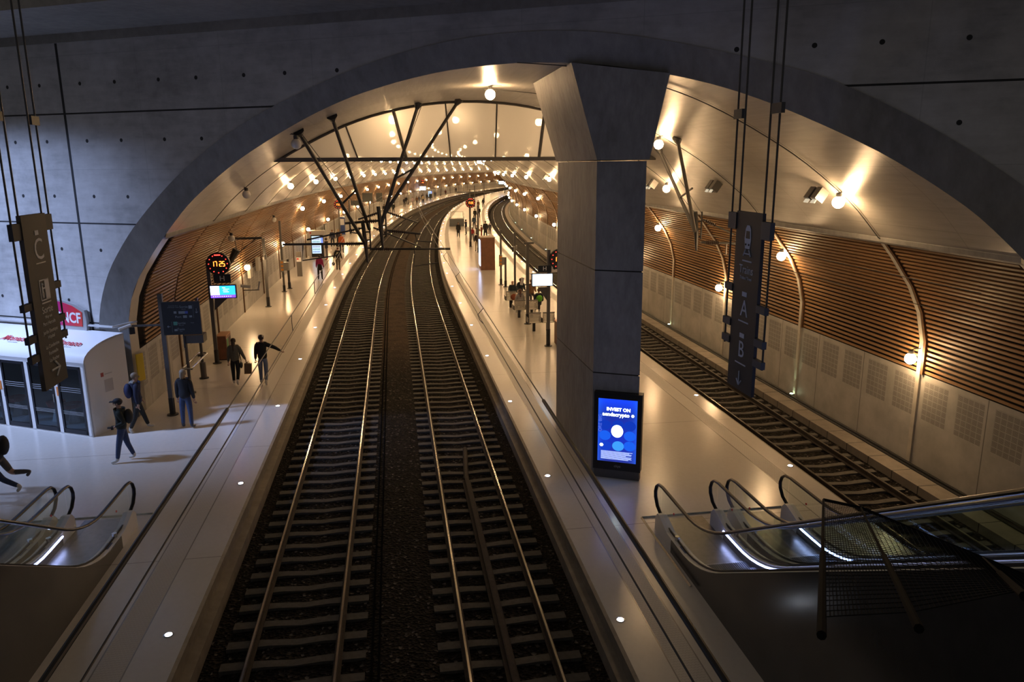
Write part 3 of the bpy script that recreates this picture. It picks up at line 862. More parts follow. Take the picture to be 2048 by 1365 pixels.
for dc, side in ((-4.95, 'left'), (-1.26, 'middle')):
    st = [-8, 0, 10, 20, 29, 35.5, 45, 55, 65, 80, 95, 110, 130, 150]
    wire('lower contact wire above the %s track' % side, [W(s, dc, 4.50 + (0 if s < 30 else 0)) for s in st], .0085)
    wire('upper carrier wire above the %s track' % side, [W(s, dc, 4.82 + .0 * s) for s in st], .009)
    sl = [W(s, dc, 4.82) for s in (-6, 5, 9.3 if dc < -3 else 9.0)]
    tag(MB().tube(sl, .022, 8).build('insulating_sleeve', RUBBER), 'thick black insulating sleeve on the carrier wire above the %s track' % side, 'sleeve')
    for k, s in enumerate((15.2, 19.6, 24.2) if dc < -3 else (15.2, 20.6, 25.5)):
        bow = .12 if dc > -3 else .0
        o = MB().tube([W(s, dc, 4.82), W(s - .05, dc - bow, 4.7), W(s - .02, dc - bow * .6, 4.58), W(s, dc, 4.5)], .007, 5).build('dropper', BLACK)
        tag(o, 'short dropper linking the two wires above the %s track, %s from the camera' % (side, ORD[k]), 'dropper')
wire('contact wire above the right hand track', [W(s, 8.72, 4.45) for s in (14, 20, 25.6, 32, 40, 50, 60, 80, 100)], .0085)
wire('carrier wire above the right hand track', [W(s, 8.72, 5.0) for s in (14, 20, 25.6, 32, 40, 50, 60, 80, 100)], .0085)

# ---------------- hanging wayfinding signs ----------------
SIGNL = mat('bronze_brown_sign', (.058, .046, .032), .6)
SIGNR = mat('black_sign', (.014, .014, .016), .5)
SP_L = mat('beige_print', (.80, .72, .58), .6); SP_R = mat('pale_blue_print', (.55, .60, .78), .6)
def hang_sign(label, loc, board, pm, kind):
    rz = R(8.7)
    e = thing('hanging_sign', label, 'sign', loc, rz)
    # local: y along the board (0 near .. .6 far), x thickness; readable face towards +x (left sign) or -x (right sign)
    f = 1 if kind == 'L' else -1
    H_ = 1.97
    MB().bx(-.018, .03 if kind == 'L' else .018, 0, .60, 0, H_).build('board', board, e)
    rm = MB()
    for y in (-.17, .015, .585, .77):
        zb = H_ if 0 < y < .6 else (.35 if y < 0 else .45)
        rm.tube([(0, y, zb), (0, y, 5.3)], .011, 6)
    # only outer rods run below the top edge; inner rods start at the board
    rm.build('suspension_rod', STEEL, e)
    for y0, y1, zs in ((-.195, 0, (1.80, .98, .62, .40)), (.6, .795, (1.86, 1.12, .72, .52))):
        for i, z in enumerate(zs):
            hh = .09 if i == 0 else .04
            MB().bx(-.03, .02, y0, y1, z - hh, z + hh).build('clamp', mat('clamp_slate', (.055, .065, .085), .5) if kind == 'R' else mat('clamp_dark', (.02, .02, .022), .6), e)
    for y, z in ((-.13, 3.0), (.73, 3.0)): MB().bx(-.02, .02, y - .1, y + .1, z - .05, z + .05).build('clamp', STEEL, e)
    # face frame: X along the board to the reader's right, Y up
    if f > 0: M0 = Matrix(((0, 0, 1, .031), (1, 0, 0, 0), (0, 1, 0, 0), (0, 0, 0, 1)))        # seen from +x: right = +y
    else: M0 = Matrix(((0, 0, -1, -.019), (-1, 0, 0, .6), (0, 1, 0, 0), (0, 0, 0, 1)))        # seen from -x: right = -y
    T = lambda x, z: M0 @ Matrix.Translation((x, z, 0))
    def rect(mb, x0, x1, z0, z1): mb.prism([(x0, z0), (x1, z0), (x1, z1), (x0, z1)], (0, .003), M0)
    g = MB()
    if kind == 'L':
        rect(g, .27, .36, 1.74, 1.79); rect(g, .20, .44, 1.42, 1.432)
        rect(g, .20, .44, .965, .98)
        fr = .24
        for (a, b, c, d_) in ((.20, .215, 1.00, 1.235), (.20, .44, 1.225, 1.24), (.33, .44, 1.00, 1.24), (.20, .44, 1.0, 1.012)): rect(g, a, b, c, d_)
        g.ball(M0 @ Vector((.265, 1.185, .0)), .017, 8, 5); rect(g, .25, .28, 1.09, 1.165); rect(g, .245, .258, 1.03, 1.09); rect(g, .275, .288, 1.03, 1.09); rect(g, .28, .33, 1.13, 1.145)
        # arrow to the right
        for a, b in (((.20, .19), (.42, .19)), ((.31, .28), (.42, .19)), ((.31, .10), (.42, .19))): g.tube([M0 @ Vector((*a, .002)), M0 @ Vector((*b, .002))], .013, 5)
        g.build('pictogram', pm, e)
        text('lettering', 'C', .34, pm, e, T(.32, 1.57)).name = 'lettering'
        for s_, z, sz in (('Sortie', .89, .115), ('Way out', .81, .05), ('Port Hercule', .735, .06), ('Jardin Exotique', .64, .06), ('Hôpital', .575, .06), ('La Condamine', .47, .06), ('Fontvieille', .39, .06), ('Le Rocher', .31, .06)):
            text('lettering', s_, sz, pm, e, T(.32, z))
    else:
        poly = [(.245, 1.58), (.355, 1.58), (.375, 1.68), (.36, 1.79), (.33, 1.83), (.27, 1.83), (.24, 1.79), (.225, 1.68)]
        g.prism(poly, (0, .003), M0)
        for a, b in (((.26, 1.57), (.215, 1.50)), ((.34, 1.57), (.385, 1.50)), ((.235, 1.525), (.365, 1.525))): g.tube([M0 @ Vector((*a, .002)), M0 @ Vector((*b, .002))], .008, 4)
        rect(g, .20, .42, 1.44, 1.455); rect(g, .245, .355, 1.06, 1.11); rect(g, .19, .43, .775, .79); rect(g, .245, .355, .60, .65); rect(g, .17, .43, .30, .315)
        for a, b in (((.29, .22), (.29, .06)), ((.235, .12), (.29, .06)), ((.345, .12), (.29, .06))): g.tube([M0 @ Vector((*a, .002)), M0 @ Vector((*b, .002))], .009, 4)
        g.build('pictogram', pm, e)
        d_ = MB(); d_.prism([(.25, 1.69), (.35, 1.69), (.34, 1.77), (.26, 1.77)], (.003, .005), M0)
        for c in (.265, .335): d_.ball(M0 @ Vector((c, 1.625, .003)), .012, 8, 5)
        d_.build('pictogram_window', board, e)
        text('lettering', 'Trains', .13, pm, e, T(.30, 1.35)); text('lettering', 'Trains / Treni', .05, pm, e, T(.30, 1.26))
        text('lettering', 'A', .26, pm, e, T(.31, .92)); text('lettering', 'B', .26, pm, e, T(.30, .46))
    # ceiling fixing of the rods
    MB().bx(-.06, .06, -.3, .9, 5.28, 5.40).build('top_bracket', STEEL, e)
    return e
hang_sign('tall brown hanging sign C Sortie pointing right, in front of the left portal wall', (-5.32, 8.28, 5.10), SIGNL, SP_L, 'L')
hang_sign('tall black hanging sign Trains A B pointing down, right of the pillar', (2.60, 7.88, 5.10), SIGNR, SP_R, 'R')
MB_ = MB().tube([(-9, 6.6, 10.45), (-4.6, 8.7, 10.45)], .07, 6)
tag(MB_.build('steel_beam', STEEL), 'dark steel beam end at the top left that carries the brown sign', 'beam')
MB_ = MB().tube([(-1, 7.6, 10.45), (8, 8.3, 10.45)], .07, 6)
tag(MB_.build('steel_beam', STEEL), 'dark steel beam above the frame that carries the black sign', 'beam')

# ---------------- big advertising screen at the pillar ----------------
def ad_material():
    t = NT('ad_screen'); u, v = t.uv()
    base = t.ramp(v, [(0, (.02, .035, .30)), (.35, (.008, .03, .50)), (.75, (.012, .03, .34)), (1, (.01, .06, .95))])
    side = t.M('POWER', t.M('ABSOLUTE', t.M('ADD', t.M('MULTIPLY', u, 2), -1)), 5)
    base = t.mix(t.M('MULTIPLY', side, .5), base, (.02, .15, 1.))
    t.col((0, 0, 0)); t.set(rough=.2); t.l.new(base, t.b.inputs['Emission Color']); t.b.inputs['Emission Strength'].default_value = 1.15
    return t.m
ax_, ay_ = 2.01, 17.74; ex, ey = 3.10, 17.39
ad = thing('advertising_totem', 'tall black advertising screen glowing blue at the foot of the pillar', 'screen', ((ax_ + ex) / 2 + .035, (ay_ + ey) / 2 + .115, 0), math.atan2(ey - ay_, ex - ax_))
HW = .565
MB().bx(-HW, HW, -.11, .11, 0, .22).build('plinth', GREYST, ad)
MB().bx(-HW - .02, HW + .02, -.12, .12, .22, 2.20).build('casing', BLACK, ad)
mb = MB(); x0, x1, z0, z1 = -.475, .475, .44, 2.05
for x, z in ((x0, z0), (x1, z0), (x1, z1), (x0, z1)): mb.v.append(Vector((x, -.123, z)))
mb.face([0, 1, 2, 3], [(0, 0), (1, 0), (1, 1), (0, 1)])
scr = mb.build('screen', ad_material(), ad)
ADW = emat('ad_white', (.75, .88, 1), 3.2); ADL = emat('ad_pale', (.42, .52, 1.), 1.5); ADY = emat('ad_coin', (.8, 1, .95), 4.5)
text('lettering', 'INVEST ON', .115, ADW, scr, FACE(.02, -.126, 1.79), bold=.004)
text('lettering', 'aendacrypto', .13, ADW, scr, FACE(-.04, -.126, 1.66), width=.66, bold=.004)
text('lettering', 'ORE BIG', .12, emat('ad_blue_text', (.12, .2, .9), .9), scr, FACE(-.42, -.126, 1.42) @ Matrix.Rotation(R(90), 4, 'Z'))
BL = [emat('ad_disc_%d' % i, c, 1.0) for i, c in enumerate([(.006, .05, .60), (.004, .04, .50), (.01, .12, .90), (.05, .36, 1.0)])]
for i, (x, z) in enumerate(((-.30, 1.38), (.02, 1.40), (.31, 1.40), (-.30, 1.11), (.31, 1.14), (-.28, .84), (.03, .86), (.31, .88))):
    MB().prism([(.145 * math.cos(a), .125 * math.sin(a)) for a in np.linspace(0, 2 * math.pi, 25)[:-1]], (0, .002), FACE(x, -.1245, z)).build('picture_disc', BL[[1, 1, 1, 2, 2, 0, 3, 2][i]], scr)
MB().prism([(.145 * math.cos(a), .16 * math.sin(a)) for a in np.linspace(0, 2 * math.pi, 25)[:-1]], (0, .002), FACE(.0, -.127, 1.24)).build('picture_disc', ADY, scr)
MB().prism([(.05 * math.cos(a), .045 * math.sin(a)) for a in np.linspace(0, 2 * math.pi, 7)[:-1]], (0, .002), FACE(-.38, -.127, .86)).build('small_emblem', ADW, scr)
MB().prism([(.04 * math.cos(a), .04 * math.sin(a)) for a in np.linspace(0, 2 * math.pi, 7)[:-1]], (0, .002), FACE(.37, -.127, 1.66)).build('small_emblem', ADW, scr)
mb = MB()
for i in range(9):
    w = [.78, .70, .76, .75, .62, .76, .74, .76, .68][i]
    z = .70 - i * .0245; mb.prism([(0, 0), (w, 0), (w, .013), (0, .013)], (0, .002), FACE(-.39, -.1245, z))
mb.build('small_print', ADL, scr)
text('lettering', 'cityz', .09, mat('grey_print', (.4, .4, .4), .5), ad, FACE(.02, -.122, .33))
# ---------------- escalators ----------------
def zb(y):
    # rise of the band above the landing; y runs negative from the newel towards the top
    t = -(y + 2.6)
    if t <= -.9: return 0.
    if t < .9: return .577 * (t + .9) ** 2 / 3.6
    return min(.577 * t, 5.95)
YS = [0.] + [-.4 - .3 * k for k in range(0, 48)]
ESC_SIDE = mat('escalator_cladding', (.10, .10, .10), .22, .6, .15, 2)
ESC_DECK = mat('escalator_deck', (.74, .72, .69), .38)
ESC_PLATE = mat('escalator_plate', (.20, .19, .18), .33, .9, .2, 8)
STEP = mat('escalator_step', (.045, .05, .06), .5, .5)
LEDB = emat('blue_white_led', (.42, .48, 1.0), 26.)
def band(mb, x0, x1, zlo, zhi, ys, low_ground=False):
    b = len(mb.v)
    for y in ys:
        z = zb(y)
        for x, zz in ((x0, z + zlo), (x1, z + zlo), (x1, z + zhi), (x0, z + zhi)):
            mb.v.append(Vector((x, y, (0 if (low_ground and zz == z + zlo) else zz))))
    n = len(ys)
    for i in range(n - 1):
        for k in range(4): mb.face([b + i * 4 + k, b + i * 4 + (k + 1) % 4, b + i * 4 + 4 + (k + 1) % 4, b + i * 4 + 4 + k])
    mb.face([b, b + 1, b + 2, b + 3]); mb.face([b + 4 * n - 4 + k for k in range(4)])
def escalator(label, s, d, led=(1,)):
    e = at('escalator', label, 'escalator', s, d, 0)
    hw = .62
    ys = [y for y in YS if y > -13.9]
    for sg in (-1, 1):
        x = sg * hw
        pts = [Vector((x, -.62, .30)), Vector((x, -.40, .36)), Vector((x, -.16, .46)), Vector((x, -.03, .62)), Vector((x, -.01, .74)), Vector((x, -.07, .88)), Vector((x, -.2, .97)), Vector((x, -.42, 1.0))]
        pts += [Vector((x, y, 1.0 + zb(y))) for y in ys if y < -.6]
        MB().tube(pts, .040, 8, squash=.7).build('handrail', RUBBER, e, smooth=True)
        gb = MB(); band(gb, x - .006, x + .006, .30, .965, [y for y in ys if y < -.35])
        gb.v += []; gb.build('glass_balustrade', GLASS, e)
        g2 = MB(); cur = [(-.35, .36), (-.16, .48), (-.05, .63), (-.03, .74), (-.09, .86), (-.22, .94), (-.35, .965)]
        M_ = Matrix(((0, 0, 1, x), (1, 0, 0, 0), (0, 1, 0, 0), (0, 0, 0, 1)))
        g2.prism(cur, (-.006, .006), M_); g2.build('glass_balustrade', GLASS, e)
        dk = MB(); band(dk, x - .10, x + .10, .0, .27, [y for y in ys if y < -.9]); dk.build('deck', ESC_DECK, e)
        nb = MB(); nb.prism([(-1.0, 0), (-.28, 0), (-.30, .30), (-.42, .42), (-.50, .42), (-1.0, .27)], (-.09, .09), M_); nb.build('newel_base', ESC_DECK, e)
        sl = MB(); band(sl, x - .012, x + .012, .27, .31, [y for y in ys if y < -.5]); sl.build('glass_channel', BLACK, e)
        if sg in led:
            lb = MB(); xx = x - sg * .115
            lb.tube([Vector((xx, y, zb(y) + .20)) for y in ys if -12 < y < -.9], .017, 6)
            lb.build('led_strip', LEDB, e)
        sk = MB(); band(sk, x - sg * .105 - .004, x - sg * .105 + .004, .0, .24, [y for y in ys if y < -.9]); sk.build('skirt', ESC_SIDE, e)
        sp = MB(); xo = x + sg * .105
        band(sp, xo - .01, xo + .01, 0, .26, [y for y in ys if y < -1.0], True); sp.build('side_cladding', ESC_SIDE, e)
        bt = MB()
        bt.tube([(x - sg * .0, -1.35, .27), (x, -1.35, .36)], .05, 8).build('emergency_button', CHROME, e)
        MB().bx(x - .05, x + .05, -1.95, -1.6, .271, .276).build('notice_label', mat('blue_grey_sticker', (.12, .16, .30), .5), e)
        MB().prism([(.022 * math.cos(a) - 1.1, .022 * math.sin(a) + .72) for a in np.linspace(0, 2 * math.pi, 10)[:-1]], (-.008, .008), M_).build('red_sticker', mat('red_sticker', (.55, .02, .02), .5), e)
    MB().bx(-hw + .1, hw - .1, -1.9, .12, .0, .012).build('comb_plate', ESC_PLATE, e)
    MB().bx(-hw + .1, hw - .1, -2.02, -1.9, .0, .02).build('comb', mat('comb_grey', (.3, .3, .29), .4, .5), e)
    y = -2.02; stp = None
    for k in range(26):
        yc = y - .2 - .4 * k; zt_ = zb(yc - .1) + .005
        if stp is None:
            m_ = MB(); m_.bx(-hw + .11, hw - .11, -.2, .2, -.03, 0); 
            for i in range(24): xx = -hw + .15 + i * .041; m_.bx(xx, xx + .014, -.2, .2, 0, .008)
            m_.bx(-hw + .11, hw - .11, .18, .2, -.24, -.03)
            stp = m_.build('step', STEP, e); stp.location = (0, yc, zt_)
        else:
            o = stp.copy(); COL.objects.link(o); o.parent = e; o.location = (0, yc, zt_)
    return e
escalator('escalator nearest the pillar on the island platform, with blue light strip', 15.0, 3.0, (1,))
escalator('escalator on the island platform beside the right hand track', 15.0, 4.62, (1,))
escalator('escalator at the bottom left nearest the left tracks, with light strip', 17.0, -9.42, (-1,))
escalator('escalator at the bottom left edge of the photo, far from the tracks', 17.0, -11.0, (-1,))
# metal frame of the landing
fm = MB()
for a, b in (((15.25, 2.18), (15.25, 5.45)), ((15.25, 2.18), (12.4, 2.18))):
    p, q = W(*a, .006), W(*b, .006); fm.tube([p, q], .03, 4)
tag(fm.build('landing_frame', CHROME), 'shiny metal frame set in the floor around the island escalator landing', 'metal frame')
fm = MB().tube([W(17.25, -8.55, .006), W(17.25, -12.5, .006)], .025, 4)
tag(fm.build('landing_frame', CHROME), 'shiny metal strip in the floor at the left escalator landing', 'metal frame')
gl2 = thing('glass_divider', 'small clear glass divider between the first escalator and its neighbour', 'glass panel', W(12.2, 3.78, 0), R(8.7))
MB().bx(-.01, .01, -.3, .3, .25, 1.25).build('pane', GLASS, gl2)

# ---------------- mesh guard fixed to the mezzanine edge ----------------
def ray(px, py, depth):
    q = Vector(((px - 1024) / 1519.2, -(py - 682.5) / 1519.2, -1)) * depth
    return cam.matrix_world @ q
G = [(Vector((.73, 1.6, 6.48)), Vector((2.15, 4.9, 5.29))), (Vector((.96, 1.6, 6.50)), Vector((2.41, 4.88, 5.23)))]
A1, B1 = Vector((.73, 1.60, 6.48)), Vector((2.16, 4.90, 5.285))
A2, B2 = Vector((.955, 1.60, 6.495)), Vector((2.42, 4.885, 5.23))
A3, B3 = Vector((1.21, 1.62, 6.56)), Vector((3.26, 4.80, 4.89))
A4, B4 = A3 + (A3 - A2), B3 + (B3 - B2) * .4 + Vector((.5, -.2, -.3))
me_ = thing('mesh_guard', 'dark wire mesh guard sloping out from the mezzanine edge at the lower right', 'guard', (1.2, 1.6, 6.4), 0)
STB = mat('guard_steel', (.006, .006, .006), .9, 0, 0, 6, 0, .08)
for a, b in ((A1, B1), (A2, B2), (A3, B3)):
    m_ = a + (b - a) * .33
    MB().tube([a - (b - a) * .01, m_], .0115, 8).build('outrigger', STB, me_, world=True)
    MB().tube([m_, b], .0075, 6).build('outrigger', STB, me_, world=True)
MB().tube([B1, B2, B3, B3 + (B3 - B2) * 1.0], .011, 6).build('edge_tube', STB, me_, world=True)
wm = MB()
def gp(u, v):
    cols_ = [(A1, B1), (A2, B2), (A3, B3), (A3 + (A3 - A2), B3 + (B3 - B2))]
    i = min(int(u), 2); f = u - i
    a = cols_[i][0].lerp(cols_[i + 1][0], f); b = cols_[i][1].lerp(cols_[i + 1][1], f); return a.lerp(b, v)
NU, NV = 66, 54
for i in range(NU + 1):
    u = 3. * i / NU; wm.tube([gp(u, .04), gp(u, .5), gp(u, 1)], .0016, 3, False)
for j in range(NV + 1):
    v = .04 + .96 * j / NV; wm.tube([gp(0, v), gp(1, v), gp(2, v), gp(3, v)], .0016, 3, False)
wm.build('wire_mesh', STB, me_, world=True)

# ---------------- ticket / waiting kiosk against the portal wall ----------------
kx = pt('glass_kiosk', 'white kiosk with curved roof and dark framed glass doors against the portal wall', 'kiosk', -14.3, -1.57)
KW = mat('kiosk_white', (.86, .86, .87), .3); KE = mat('kiosk_end_panel', (.74, .70, .63), .35)
XL = -8.
arcp = [(0, 2.2)] + [(1.5 * (1 - math.cos(a)) * 1.0, 2.2 + .58 * math.sin(a)) for a in np.linspace(.12, math.pi / 2, 9)]
mb = MB(); n = len(arcp)
for x in (XL, 0):
    for y, z in arcp: mb.v.append(Vector((x, y, z)))
    for y, z in arcp: mb.v.append(Vector((x, y, z - .05 if y > .02 else z - .09)))
for k in range(n - 1):
    mb.face([k, k + 1, 2 * n + k + 1, 2 * n + k]); mb.face([n + k, n + k + 1, 3 * n + k + 1, 3 * n + k])
mb.face([0, n, 3 * n, 2 * n]); mb.face(list(range(2 * n, 3 * n)) + list(range(3 * n, 4 * n))[::-1])
rf = mb.build('roof', KW, kx, smooth=True)
poly = [(0, 0), (0, 2.15)] + [(y, z - .02) for y, z in arcp[1:]] + [(1.5, 0)]
Mx = Matrix(((0, 0, 1, 0), (1, 0, 0, 0), (0, 1, 0, 0), (0, 0, 0, 1)))
mb = MB().prism(poly, (-.05, .0), Mx); ep = mb.build('end_panel', KE, kx)
MB().bx(.001, .004, .62, .92, 1.18, 1.55).build('notice', mat('notice_grey', (.5, .46, .42), .5), ep)
MB().bx(.001, .004, .52, .62, 1.66, 1.78).build('notice', mat('notice_red', (.45, .1, .08), .5), ep)
MB().bx(.001, .004, .66, .92, 1.70, 1.73).build('notice', mat('notice_grey', (.5, .46, .42), .5), ep)
DRF = mat('door_frame_dark', (.025, .027, .035), .35, .3); KG = m_glass('kiosk_glass', (.55, .62, .66), .10, .03)
FROST = mat('frosted_band', (.42, .48, .52), .5)
edges_ = []
for k in range(7):
    x1 = -.16 - 1.08 * k; x0 = x1 - .92; edges_.append((x0, x1))
mb = MB(); mb.bx(XL, 0, .0, .06, 2.08, 2.2); mb.bx(XL, 0, 0, .06, 0, .035)
mb.bx(-.16, 0, 0, .06, 0, 2.1)
for k in range(6): mb.bx(edges_[k + 1][1], edges_[k][0], 0, .06, 0, 2.1)
mb.build('front_frame', KW, kx)
for k, (x0, x1) in enumerate(edges_):
    dmb = MB(); f = .07
    dmb.bx(x0, x0 + f, -.015, .03, .04, 2.08); dmb.bx(x1 - f, x1, -.015, .03, .04, 2.08); dmb.bx(x0, x1, -.015, .03, 2.0, 2.08); dmb.bx(x0, x1, -.015, .03, .04, .17)
    dd = dmb.build('door', DRF, kx)
    MB().bx(x0 + f, x1 - f, .0, .012, .17, 2.0).build('glass', KG, dd)
    fb = MB()
    for z in (1.30, 1.36, 1.42): fb.bx(x0 + f, x1 - f, -.002, 0, z, z + .012)
    for z in (.62, .66, .70): fb.bx(x0 + f, x1 - f, -.002, 0, z, z + .008)
    fb.build('etched_band', mat('etched_band', (.5, .55, .58), .4), dd)
    if k in (1, 3): pass
    MB().tube([(x0 + .035 if k % 2 == 0 else x1 - .035, -.04, .95), (x0 + .035 if k % 2 == 0 else x1 - .035, -.04, 1.2)], .012, 6).build('handle', CHROME, dd)
for xx in (-1.14,): MB().bx(xx - .01, xx + .07, -.012, -.002, 1.15, 1.42).build('orange_notice', mat('orange_notice', (.75, .25, .06), .5), kx)
MB().bx(-3.42, -3.32, -.012, -.002, 1.15, 1.42).build('orange_notice', mat('orange_notice', (.75, .25, .06), .5), kx)
MB().bx(XL, -.05, .1, 1.45, .0, .03).build('inner_floor', mat('kiosk_floor', (.3, .31, .33), .4), kx)
MB().bx(XL, -.05, 1.42, 1.46, .0, 2.5).build('back_wall', mat('kiosk_back', (.32, .35, .38), .6), kx)
RED = mat('chair_red', (.50, .03, .03), .4)
for i, xx in enumerate((-.62, -1.62, -2.25, -3.9)):
    p = PW(-14.3 + xx, -.75, .03); c = thing('red_chair', 'red seat on a white cone foot inside the kiosk, %s from its right end' % ORD[i], 'chair', p, PROT, 'red seats in the kiosk')
    MB().lathe([(.05, .44), (.24, .47), (.27, .60), (.25, .60), (.22, .50), (0, .48)], n=14).build('seat', RED, c)
    MB().lathe([(.17, 0), (.05, .44)], n=12).build('foot', WHITE, c)
ROOFM = lambda x, y, z, tilt: Matrix.Translation((x, y, z)) @ Matrix.Rotation(R(tilt), 4, 'X')
RL = mat('red_logo', (.55, .05, .06), .5)
for x in (-.95, -3.0, -5.05):
    t_ = text('lettering', 'Monaco', .30, RL, rf, ROOFM(x, .44, 2.640, 21), bold=.007)
    st_ = MB(); M_ = ROOFM(x - .46, .44, 2.628, 21)
    st_.tube([M_ @ Vector((-.16, -.12, .0)), M_ @ Vector((.09, .14, .0))], .009, 4); st_.build('logo_stroke', RL, rf)
    MBq = MB(); Mq = ROOFM(x, .44, 2.628, 21); MBq.prism([(-.2, -.17), (.2, -.17), (.2, -.155), (-.2, -.155)], (0, .002), Mq); MBq.build('logo_line', mat('grey_print', (.4, .4, .4), .5), rf)
MBq = MB(); Mq = ROOFM(-2.0, .44, 2.628, 21)
for i, zz in enumerate((-.1, -.05, 0.0)): MBq.prism([(-.12, zz), (.08, zz), (.08, zz + .018), (-.12, zz + .018)], (0, .002), Mq)
MBq.build('small_print', RL, rf)

# ---------------- railway company sign on the portal wall ----------------
sn = pt('wall_sign', 'red and purple wall sign reading SNCF half hidden behind the brown hanging sign', 'sign', -16.35, -.12, 2.72)
def srgb(c): return c
shape = [(-.95, .18), (.62, .18), (.66, .62), (.3, .80), (-.1, .90), (-.5, .94), (-.9, .92), (-1.0, .6)]
back = [(-1.0, .1), (-.7, -.06), (-.1, -.16), (.4, -.14), (.74, .0), (.78, .35), (.74, .68), (.4, .84), (-.1, .95), (-.6, 1.0), (-1.0, .96)]
MB().prism(back, (-.05, .06), FACE(0, .02, 0) ).build('backing', mat('sign_backing', (.42, .42, .42), .35, .3), sn)
def m_sncf():
    t = NT('sign_red_purple'); sp = t.node('ShaderNodeSeparateXYZ'); t.l.new(t.obj(), sp.inputs[0])
    t.col(t.ramp(t.M('ADD', t.M('MULTIPLY', sp.outputs[0], .5), .5), [(.30, (.22, .02, .30)), (.42, (.50, .02, .10)), (.7, (.62, .03, .04)), (.85, (.60, .06, .04))])); t.set(rough=.35); return t.m
MB().prism(shape, (.061, .075), FACE(0, .02, 0)).build('face', m_sncf(), sn)
text('lettering', 'SNCF', .44, WHITE, sn, FACE(.12, -.058, .42), bold=.012, width=.94)
yp = pt('yellow_panel', 'narrow yellow panel on the arch reveal beside the kiosk', 'panel', -14.36, .45, 1.15)
MB().bx(-.01, .03, -.1, .16, 0, .85).build('panel', mat('yellow_paint', (.75, .50, .03), .5), yp)

# ---------------- poles, signs, screens on the platforms ----------------
def pole(label, s, d, h, r=.055, sleeve=.55, group=None, m=GREYST, flat=True):
    e = at('platform_pole', label, 'pole', s, d, 0, group)
    MB().bx(-r, r, -r, r, .0, h).build('shaft', m, e)
    MB().lathe([(r + .025, .01), (r + .025, sleeve), (r, sleeve + .01)], n=12).build('foot_sleeve', BLACK, e)
    MB().lathe([(.17, 0), (.17, .03), (.08, .04)], n=16).build('base_plate', STEEL, e)
    return e
def speaker_horn(name, lab, s, d, z, turn=0):
    e = at(name, lab, 'loudspeaker', s, d, z, None, turn)
    MB().lathe([(.04, 0), (.05, .1), (.15, .34)], axis='x', n=12).build('horn', GREYST, e); return e
ip = pole('grey pole that carries the dark direction board on the left platform', 24.6, -10.06, 3.85, .065)
MB().bx(-.9, -.06, -.02, .02, 2.86, 2.92).build('side_arm', GREYST, ip)
ib = at('direction_board', 'dark square direction board listing exits and taxis on the left platform', 'sign', 24.45, -9.42, 2.6)
MB().bx(-.58, .52, -.04, .04, 0, 1.02).build('board', mat('navy_black', (.008, .011, .013), .4), ib)
IPR = mat('dim_print', (.16, .18, .19), .6); GRN = mat('green_print', (.06, .20, .15), .6)
def T2(x, z): return FACE(x, -.042, z)
for s_, x, z, sz in (('Sortie', .06, .86, .10), ('Way out', .05, .79, .035), ('Port', -.12, .555, .10), ('Sortie', -.05, .36, .10), ('Way out', -.06, .295, .04), ('Taxis', -.08, .17, .10), ('Taxi', -.08, .105, .04), ('Avenue Prince Pierre', -.24, .90, .032), ('Jardin Exotique - Hôpital', -.24, .855, .032), ('Musée', .27, .36, .035)):
    text('lettering', s_, sz, IPR, ib, T2(x, z))
g = MB()
for x0, x1, z0, z1 in ((.20, .30, .80, .90), (-.24, -.16, .66, .73), (-.10, .08, .65, .73), (.02, .13, .52, .60), (.20, .28, .53, .59), (-.27, -.18, .12, .18), (.325, .33, .50, .92), (-.33, -.325, .08, .42)): g.prism([(x0, z0), (x1, z0), (x1, z1), (x0, z1)], (0, .002), T2(0, 0))
for a, b in (((.42, .80), (.42, .66)), ((.38, .70), (.42, .66)), ((.46, .70), (.42, .66)), ((-.46, .26), (-.38, .26)), ((-.46, .26), (-.43, .29)), ((-.46, .26), (-.43, .23))): g.tube([T2(*a), T2(*b)] if False else [T2(*a).translation, T2(*b).translation], .007, 4)
g.build('pictogram', IPR, ib)
MB().prism([(-.28, .30), (-.17, .30), (-.17, .41), (-.28, .41)], (0, .002), T2(0, 0)).build('pictogram', GRN, ib)
MB().prism([(.08, .65), (.17, .65), (.17, .73), (.08, .73)], (0, .002), T2(0, 0)).build('pictogram', mat('blue_print', (.05, .07, .25), .6), ib)
MB().bx(-.02, .52, .04, .5, -.3, -.05).build('rear_screen_box', GREYST, ib)
MB().bx(-.05, .0, -.02, .1, -.42, 0).build('drop_bracket', BLACK, ib)
# camera on the arm
cm_ = at('security_camera', 'pale security camera on an arm beside the portal at the left wall', 'camera', 24.0, -10.95, 2.95, None, R(-60))
MB().tube([(0, -.18, -.03), (0, .16, .06)], .055, 8).build('camera_body', mat('camera_shell', (.55, .53, .5), .4), cm_)
MB().bx(-.07, .07, .1, .24, -.2, .0).build('camera_mount', BLACK, cm_)
pole('first thin pole of the leaning rail on the left platform', 27.0, -10.1, 3.0, .045, .3)
lp2 = pole('second thin pole of the leaning rail on the left platform, with a thick foot', 28.9, -10.1, 3.0, .045, .3)
MB().lathe([(.11, .03), (.11, .6), (.06, .62)], n=12).build('foot_housing', GREYST, lp2)
lr = at('leaning_rail', 'shiny steel leaning rail loop between two poles on the left platform', 'leaning rail', 27.95, -10.1, 0)
MB().tube([(-.16, -1.05, .92), (-.16, 1.05, .92), (-.1, 1.12, .92), (.1, 1.12, .92), (.16, 1.05, .92), (.16, -1.05, .92), (.1, -1.12, .92), (-.1, -1.12, .92), (-.16, -1.05, .92)], .03, 8).build('rail_loop', CHROME, lr)
MB().bx(-.14, .14, -1.02, -.9, .84, .9).build('bracket', STEEL, lr); MB().bx(-.14, .14, .9, 1.02, .84, .9).build('bracket', STEEL, lr)
